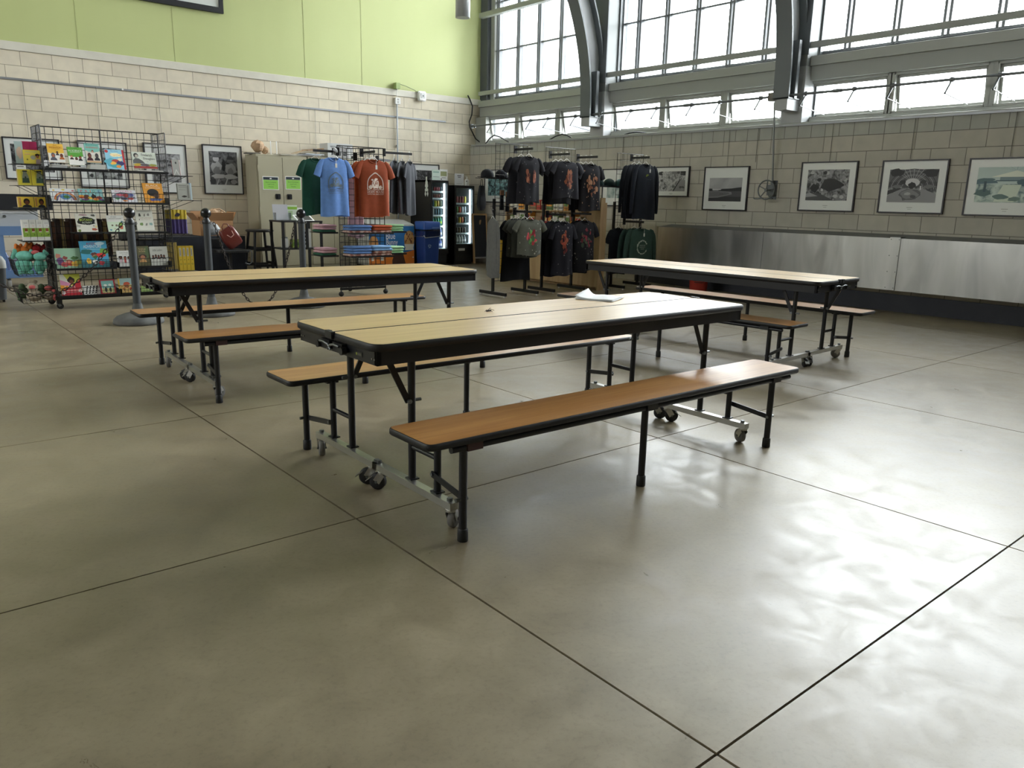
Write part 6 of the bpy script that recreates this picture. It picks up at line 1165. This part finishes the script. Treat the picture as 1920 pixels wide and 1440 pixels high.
# sales table with tablet
t = thing('sales_table', 'tall black metal table with a tablet, next to the bar stool', 'table', (5.60, 12.30, 0))
MB().prism(rrect(-.36, .36, -.26, .26, .03), (0, 0, .885), (1, 0, 0), (0, 1, 0), BLACK, .025).build('top', t); MB().bx(-.34, .34, -.24, .24, .45, .47, BLACK).build('lower_shelf', t)
for x, y in ((-.33, -.23), (.33, -.23), (.33, .23), (-.33, .23), (-.12, -.23), (.08, -.23)): MB().bx(x-.018, x+.018, y-.018, y+.018, 0 if abs(x) > .3 else .47, .886, BLACK).build('leg', t)
MB().bx(-.34, .34, -.24, -.22, .06, .09, BLACK).bx(-.34, .34, .22, .24, .06, .09, BLACK).build('foot_rail', t)
CLR = glassmat((.9, .93, .93), .08, 'acrylic')
t = thing('leaflet_holder', 'clear sloping leaflet holder at the left of the sales table', 'holder', (5.40, 12.36, .911)); m = MB().bar((0, .06, 0), (0, .10, .25), .26, .004, mat((178, 178, 184), .3), (0, 1, 0)).bx(-.13, .13, -.04, .06, 0, .004, CLR); m.build('back_plate', t); MB().bx(-.13, -.127, -.04, .08, .004, .12, CLR).bx(.127, .13, -.04, .08, .004, .12, CLR).build('side_plate', t)
t = thing('leaflet_stack', 'green and white leaflets standing between the leaflet holder and tablet', 'leaflets', (5.62, 12.51, .911)); m = MB().bx(-.10, .10, -.01, .01, 0, .24, mat((214, 226, 206), .7)).bx(-.10, .10, -.0106, -.01, .17, .215, mat((150, 200, 70), .6)).bx(-.06, .02, -.0106, -.01, .03, .15, mat((170, 196, 150), .6)).bx(.10, .26, .012, .02, 0, .20, WHITE); m.build('leaflets', t)
t = thing('tablet', 'white tablet lying on a tilted stand on the sales table', 'tablet', (5.70, 12.22, .911)); M = Matrix.Translation((0, 0, .03)) @ Matrix.Rotation(.42, 4, 'X') @ Matrix.Rotation(.0, 4, 'Z'); MB().bx(-.15, .15, -.11, .11, .0, .012, WHITE, M=M).build('case', t); MB().bx(-.125, .125, -.085, .085, .012, .0128, mat((46, 52, 56), .15), M=M).build('display', t); MB().bx(-.05, .05, .0, .05, 0, .04, WHITE).build('stand', t)
for i, (x, w_, h, c, nm) in enumerate(((5.40, .12, .17, (196, 196, 190), 'grey jar with a lid'), (5.58, .13, .13, (128, 146, 64), 'green seed packet box'), (5.76, .16, .30, (206, 206, 202), 'white carton with black squares'))):
    t = thing('jar' if i == 0 else 'carton', nm+' on the lower shelf of the sales table', 'jar' if i == 0 else 'box', (x, 12.32, .471))
    if i == 0: MB().lathe([(.001, 0), (.055, 0), (.058, .01), (.058, .13), (.045, .145), (.045, .165), (.001, .167)], (0, 0, 0), mat(c, .3), 18).build('body', t); MB().lathe([(.048, .15), (.048, .172), (.001, .173)], (0, 0, 0), STEEL, 16).build('lid', t)
    else:
        m = MB().bx(-w_/2, w_/2, -.06, .06, 0, h, mat(c, .7)); m.build('box', t); m = MB()
        for k in range(4): m.bx(-w_*.35+.02, -w_*.35+.055, -.0612, -.06, .04+k*.06, .075+k*.06, BLACK) if i == 2 else m.poly(blob(.03*(k-1.5), .06, .02, .03, random.Random(k)), (0, -.06, 0), (1, 0, 0), (0, 0, 1), mat((90, 120, 40), .7), .0008)
        m.build('print', t)
t = thing('bathroom_scale', 'grey flat device leaning on the floor beside the sales table', 'device', (5.14, 12.10, 0)); MB().bar((0, 0, .012), (.10, -.02, .0125), .08, .022, mat((110, 114, 118), .5)).build('case', t) if False else MB().bx(-.05, .08, -.05, .05, 0, .05, mat((110, 114, 118), .5)).build('case', t); t.name = 'power_strip'; t['label'] = 'grey power strip on the floor beside the sales table'; t['category'] = 'power strip'
# chest freezer
t = thing('chest_freezer', 'ice cream chest freezer with a blue and orange graphic, right of the tower', 'freezer', (7.785, 13.22, 0))
m = MB().bx(-.495, .495, -.32, .32, .07, .80, mat((206, 206, 202), .4)); m.build('cabinet', t); MB().bx(-.48, .48, -.30, .30, .0, .07, BLACK).build('plinth', t)
m = MB().prism([(-.32, .80), (.32, .80), (.32, .90), (.05, .895), (-.32, .815)], (-.495, 0, 0), (0, 1, 0), (0, 0, 1), mat((170, 172, 172), .35), 0.99); m.build('lid', t)
m = MB(); pan = [('r', 0, 0, 1, 1, (40, 112, 180)), ('p', [(0, 0), (1, 0), (1, .36), (.8, .30), (.55, .28), (.3, .36), (0, .5)], (226, 126, 44)), ('p', [(.78, 0), (.80, 0), (.74, .30), (.55, .28), (.5, .1), (.5, 0)], (70, 44, 34)), ('e', .885, .63, .115, .25, (196, 150, 96)), ('b', .885, .67, .105, .18, (206, 160, 100), 3), ('h', .885, .36, .10, .12, (230, 226, 216)), ('p', [(.775, .52), (.995, .52), (.965, .36), (.81, .36)], (234, 230, 220))]
pan += [('b', .80+.032*k, .58+.07*(k*3 % 4), .02, .04, ((150, 100, 56), (120, 70, 40), (176, 120, 70))[k % 3], 30+k) for k in range(6)]+[('b', .82+.024*k, .62+.05*(k*5 % 4), .010, .022, (110, 40, 40), 50+k) for k in range(6)]
pan += [('e', .10, .55, .1, .2, (206, 150, 90)), ('r', .25, .1, .31, .24, (240, 236, 226)), ('r', .04, .1, .10, .24, (240, 236, 226)), ('t', 'Blue', .47, .74, .20, .16, (244, 246, 246)), ('t', 'Bunny', .50, .56, .25, .19, (244, 246, 246)), ('r', .955, .15, .985, .18, (230, 226, 220))]
paint(m, pan, .99, .71, (-.495, -.322, .08), (1, 0, 0), (0, 0, 1)); m.build('graphic_panel', t)
# recycling bin
t = thing('recycling_bin', 'blue recycling bin with a clear liner between the freezer and the first cooler', 'bin', (8.515, 12.79, 0)); BB = mat((28, 60, 128), .45)
m = MB().rings([[(x*k, y*k, z) for x, y in rrect(-.185, .185, -.175, .175, .03)] for z, k in ((0, .84), (.70, .98))], BB); 
for k in range(3):
    a = k*2*PI/3; m.add([(0, 0, 0)]*0, [], BB)
    p = Vector((-.06, -.163, .42)); d1 = Vector((math.cos(a), 0, math.sin(a))); d2 = Vector((math.cos(a+2*PI/3), 0, math.sin(a+2*PI/3))); q = p+d1*.045; r_ = p+d2*.045; dd = (r_-q)
    m.bar(q+dd*.12, q+dd*.70, .004, .018, mat((120, 140, 180), .5), d1)
m.build('body', t)
m = MB().rings([[(x*k, y*k, z) for x, y in rrect(-.19, .19, -.18, .18, .04)] for z, k in ((.73, 1.0), (.86, 1.0), (.88, .94))], mat((36, 78, 156), .4)); m.bx(-.02, .15, -.192, -.178, .75, .78, mat((90, 120, 180), .4)); m.build('lid', t)
m = MB(); lin_ = mat((150, 160, 172), .3); P4 = rrect(-.19, .19, -.18, .18, .03, 4); m.rings([[(x*1.01, y*1.01, .74) for x, y in P4], [(x*1.02, y*1.03, .60+.025*math.sin(i*1.3)) for i, (x, y) in enumerate(P4)]], glassmat((.82, .86, .9), .12, 'liner_film'), True, False); m.tube([(x*1.02, y*1.03, .60+.025*math.sin(i*1.3)) for i, (x, y) in enumerate(P4)], .005, mat((196, 200, 204), .4), 5, True); m.build('liner', t)
# drink coolers
def cooler(label, x0, x1, y0, y1, H, zb, zt, dx0, dx1, shelves, ledx):
    t = thing('drinks_cooler', label, 'cooler', ((x0+x1)/2, (y0+y1)/2, 0)); cx, cy = t.location.x, t.location.y
    r = lambda a, b_, c, d, e, f: (a-cx, b_-cx, c-cy, d-cy, e, f)
    BC = mat((15, 16, 20), .35); m = MB()
    m.bx(*r(x0, x0+.025, y0+.03, y1, .05, H), BC).bx(*r(x1-.025, x1, y0+.03, y1, .05, H), BC).bx(*r(x0, x1, y1-.03, y1, .05, H), BC).bx(*r(x0, x1, y0+.03, y1, H-.04, H), BC).bx(*r(x0, x1, y0+.03, y1, .05, zb-.02), BC).bx(*r(x0+.02, x1-.02, y0+.06, y1-.02, 0, .05), BC); m.build('cabinet', t)
    IN = mat((150, 156, 156), .5); m = MB().bx(*r(x0+.026, x1-.026, y1-.05, y1-.031, zb-.02, H-.041), IN).bx(*r(x0+.026, x0+.03, y0+.06, y1-.05, zb-.02, H-.041), IN).bx(*r(x1-.03, x1-.026, y0+.06, y1-.05, zb-.02, H-.041), IN); m.build('interior', t)
    m = MB().bx(*r(x0, dx0, y0, y0+.028, zb-.10, H-.005), BC).bx(*r(dx1, x1, y0, y0+.028, zb-.10, H-.005), BC).bx(*r(dx0, dx1, y0, y0+.028, zb-.10, zb), BC).bx(*r(dx0, dx1, y0, y0+.028, zt, H-.005), BC); d = m.build('door', t)
    MB().bx(*r(dx0, dx1, y0+.010, y0+.016, zb, zt), LIDGLASS).build('pane', d); MB().tube([(dx0-.02-cx, y0-cy, zb+.35*(zt-zb)), (dx0-.02-cx, y0-.035-cy, zb+.38*(zt-zb)), (dx0-.02-cx, y0-.035-cy, zb+.62*(zt-zb)), (dx0-.02-cx, y0-cy, zb+.65*(zt-zb))], .008, BC, 8).build('handle', d)
    for z in shelves: MB().bx(*r(x0+.032, x1-.032, y0+.075, y1-.055, z-.008, z-.002), mat((206, 210, 210), .4)).bx(*r(x0+.032, x1-.032, y0+.070, y0+.076, z-.028, z+.006), mat((214, 224, 222), .4)).build('shelf', t)
    ptag(MB().bx(*r(ledx-.012, ledx+.012, y0+.036, y0+.056, zb+.02, zt-.03), mat((235, 245, 255), .5, emit=COOL_LED)).build('light_strip', t), 'lit white light strip')
    MB().bx(*r(x0+.10, x0+.26, y0-.004, y0, .28 if zb > .4 else .2, .33 if zb > .4 else .25), mat((190, 190, 190), .5)).build('badge', t) if zb > .4 else None
    for k in range(5): MB().bx(*r(x0+.04, x1-.04, y0+.024, y0+.031, .07+.028*k, .083+.028*k), mat((40, 42, 46), .5)).build('grille_slat', t)
    return t
COOL_LED = 2.2
F1x0, F1x1, F1y, F2x0, F2x1, F2y = 8.74, 9.16, 13.0, 9.38, 9.875, 13.10
s1 = (1.455, 1.325, 1.155, .995, .785, .565, .345); s2 = (1.235, 1.04, .835, .635, .425)
cooler('tall narrow black drinks cooler left of the other, lit along its right side', F1x0, F1x1, F1y, 13.74, 1.665, .335, 1.635, 8.775, 9.125, s1, 9.085)
cooler('black drinks cooler standing nearer the room corner', F2x0, F2x1, F2y, 13.76, 1.585, .415, 1.533, 9.42, 9.835, s2, 9.80)
def can(label, x, y, z, col, r=.028, h=.10, top=None, group=None, name='drink_can', cat='can'):
    t = thing(name, label, cat, (x, y, z), 0, group)
    if name == 'drink_can':
        MB().lathe([(.001, 0), (r*.8, 0), (r, .006), (r, h-.01), (r*.82, h), (.001, h)], (0, 0, 0), mat(col, .3, .3), 14).build('body', t); MB().lathe([(r*.8, h), (r*.82, h+.003), (.001, h+.001)], (0, 0, 0), CHROME, 12).build('lid', t)
    else:
        MB().lathe([(.001, 0), (r, 0), (r, h*.62), (r*.85, h*.74), (r*.4, h*.88), (r*.4, h*.93)], (0, 0, 0), mat(col, .15, coat=.5), 14).build('body', t); MB().lathe([(r*.45, h*.93), (r*.45, h), (.001, h)], (0, 0, 0), mat(top or (230, 230, 230), .5), 10).build('cap', t); MB().lathe([(r*1.01, h*.25), (r*1.01, h*.5)], (0, 0, 0), mat(top or (230, 230, 230), .5), 14).build('label_band', t)
rows1 = [(1.455, 6, 'can', [((60, 96, 90), 'teal'), ((70, 80, 76), 'grey green'), ((160, 50, 56), 'red'), ((150, 60, 70), 'dark pink'), ((130, 50, 60), 'maroon'), ((60, 62, 74), 'slate')], 'top', .08), (1.325, 6, 'can', [((90, 70, 64), 'brown'), ((86, 76, 72), 'grey brown'), ((110, 50, 44), 'rust'), ((120, 66, 50), 'copper'), ((110, 60, 52), 'red brown'), ((70, 60, 58), 'dark brown')], 'second', .075), (1.155, 5, 'can', [((40, 110, 110), 'teal'), ((36, 80, 90), 'dark teal'), ((190, 190, 70), 'yellow'), ((170, 140, 70), 'ochre'), ((90, 100, 80), 'olive')], 'third', .12), (.995, 5, 'can', [((120, 80, 50), 'brown'), ((190, 196, 196), 'white'), ((70, 100, 110), 'blue grey'), ((80, 110, 116), 'pale blue grey'), ((90, 110, 116), 'silver blue')], 'fourth', .12), (.785, 5, 'bottle', [((50, 140, 110), 'green')]*5, 'fifth', .18), (.565, 5, 'bottle', [((120, 136, 190), 'blue')]*5, 'sixth', .18), (.345, 5, 'bottle', [((110, 126, 186), 'blue')]*5, 'bottom', .18)]
for z, n, kind, cols, nm, h in rows1:
    for k in range(n):
        x = 8.80+.0615*k if n == 5 else 8.795+.051*k; col, cn = cols[k]
        if kind == 'can': can('%s can on the %s shelf of the narrow cooler' % (cn, nm), x, F1y+.12, z, col, .022 if n == 6 else .026, h)
        else: can('%s bottle in the %s row of the narrow cooler' % (cn, nm), x, F1y+.12, z, col, .027, h, (150, 190, 60) if z > .7 else (220, 226, 240), '%s row bottles of the narrow cooler' % nm, 'drink_bottle', 'bottle')
rows2 = [(1.235, 5, [((176, 80, 76), 'red'), ((166, 76, 78), 'dull red'), ((150, 66, 60), 'brick red'), ((140, 60, 70), 'maroon'), ((220, 200, 80), 'yellow')], 'top', .135), (1.04, 5, [((60, 110, 60), 'green'), ((90, 150, 70), 'light green'), ((206, 80, 50), 'orange red'), ((206, 210, 210), 'white'), ((190, 196, 200), 'silver')], 'second', .125), (.835, 5, [((230, 200, 60), 'yellow'), ((44, 44, 48), 'black'), ((226, 190, 60), 'gold'), ((210, 110, 70), 'orange'), ((60, 80, 76), 'dark green')], 'third', .12), (.635, 5, [((96, 76, 56), 'brown'), ((70, 60, 50), 'dark brown'), ((110, 90, 60), 'tan'), ((80, 64, 52), 'umber'), ((96, 90, 80), 'grey brown')], 'fourth', .11), (.425, 5, None, 'bottom', .16)]
for z, n, cols, nm, h in rows2:
    for k in range(n):
        x = 9.455+.066*k
        if cols: can('%s can on the %s shelf of the corner cooler' % (cols[k][1], nm), x, F2y+.12, z, cols[k][0], .028, h)
        else: can('pale bottle in the bottom row of the corner cooler', x, F2y+.12, z, (206, 210, 200) if k < 4 else (150, 160, 160), .029, h, (236, 236, 230), 'bottom row bottles of the corner cooler', 'drink_bottle', 'bottle')
t = thing('sign_card', 'pale green tinted card standing on the narrow cooler, left one', 'sign', (8.94, 13.12, 1.667)); m = MB().bx(-.095, .095, -.003, .003, 0, .20, mat((206, 222, 214), .6)).bx(-.07, .07, -.004, -.003, .14, .17, mat((150, 180, 170), .6)).bx(-.07, .07, -.004, -.003, .06, .066, DGREY).bx(-.03, .03, 0, .06, 0, .006, WHITE); m.build('card', t)
t = thing('sign_card', 'white card with an olive block standing on the narrow cooler, right one', 'sign', (9.155-.02, 13.14, 1.667)); m = MB().bx(-.095, .095, -.003, .003, 0, .215, WHITE).bx(-.075, .075, -.004, -.003, .085, .175, mat((150, 156, 110), .6)).bx(-.05, .05, -.004, -.003, .05, .06, mat((130, 134, 136), .6)).bx(-.07, -.045, -.004, -.003, .015, .035, BLACK).bx(-.03, .03, 0, .06, 0, .006, WHITE); m.build('card', t)
t = thing('payment_sign', 'white sheet in a clear stand on the corner cooler', 'sign', (9.635, 13.3, 1.587)); m = MB().bx(-.115, .115, -.003, .003, .004, .235, mat((226, 226, 230), .4)).bx(-.05, .05, -.004, -.003, .185, .20, mat((110, 112, 118), .6)).bx(-.035, .035, -.004, -.003, .155, .168, mat((110, 112, 118), .6)).bx(-.07, .07, -.004, -.003, .03, .036, mat((150, 152, 156), .6)); m.build('sheet', t); MB().bx(-.115, .115, -.035, .04, 0, .004, CLR).build('stand', t)
t = thing('pump_bottle', 'white hand sanitiser pump bottle on the corner cooler', 'bottle', (9.845, 13.32, 1.587)); MB().rings([[(x*k, y*k, z) for x, y in rrect(-.046, .046, -.03, .03, .015)] for z, k in ((0, 1), (.11, 1), (.128, .6), (.135, .35))], mat((226, 228, 228), .35)).build('body', t); MB().cyl((0, 0, .135), (0, 0, .175), .008, WHITE, 8).cyl((0, 0, .155), (0, 0, .165), .018, WHITE, 10).bar((.01, 0, .18), (-.04, 0, .176), .014, .01, WHITE).build('pump', t); MB().bx(-.043, -.015, -.031, -.030, .08, .10, DGREY).build('label_mark', t)
t = thing('paper_ornament', 'pale stepped paper ornament hanging on the left side of the narrow cooler', 'ornament', (8.738, 13.15, 1.40)); m = MB(); PO = mat((206, 214, 206), .7)
for z0, z1, w_ in ((.24, .33, .022), (.18, .24, .038), (.13, .18, .05), (.10, .13, .03), (.05, .10, .055)): m.bx(-.003, 0, -w_, w_, z0, z1, PO)
for y in (-.04, .04): m.prism([(-.028, .0), (0, .055), (.028, .0), (0, -.05)], (0, y, .0), (0, -1, 0), (0, 0, 1), PO, .003)
m.build('paper', t)
# easel board, floor sign
t = thing('easel_board', 'dark board in a light wood frame leaning near the corner cooler', 'board', (9.98, 12.98, 0)); WD = mat((176, 142, 100), .6)
M = Matrix.Rotation(-.08, 4, 'X'); m = MB().bx(-.16, .18, -.01, .012, .14, 1.0, mat((22, 28, 40), .5), M=M); m.build('board', t); MB().bx(.155, .185, -.018, .018, .02, 1.03, WD, M=M).bx(-.19, -.16, -.018, .018, .02, 1.03, WD, M=M).bx(-.19, .185, -.018, .018, 1.0, 1.035, WD, M=M).bx(-.16, .155, -.018, .018, .12, .15, mat((140, 140, 140), .5), M=M).build('frame', t); MB().bar((0, .04, .9), (0, .30, .012), .03, .02, WD).build('rear_leg', t)
t = thing('floor_sign', 'yellow wet floor sign behind the nearest wire stand', 'sign', (9.03, 11.2, 0)); YS = mat((206, 166, 40), .5)
for s in (-1, 1): m = MB(); M = Matrix.Translation((0, s*.01, .62)) @ Matrix.Rotation(s*.22, 4, 'X'); m.prism([(-.15, -.63), (.15, -.63), (.08, .0), (-.08, .0)], (0, 0, 0), (1, 0, 0), (0, 0, 1), YS, .012); m.v = [tuple(M @ Vector(v)) for v in m.v]; m.build('panel', t)
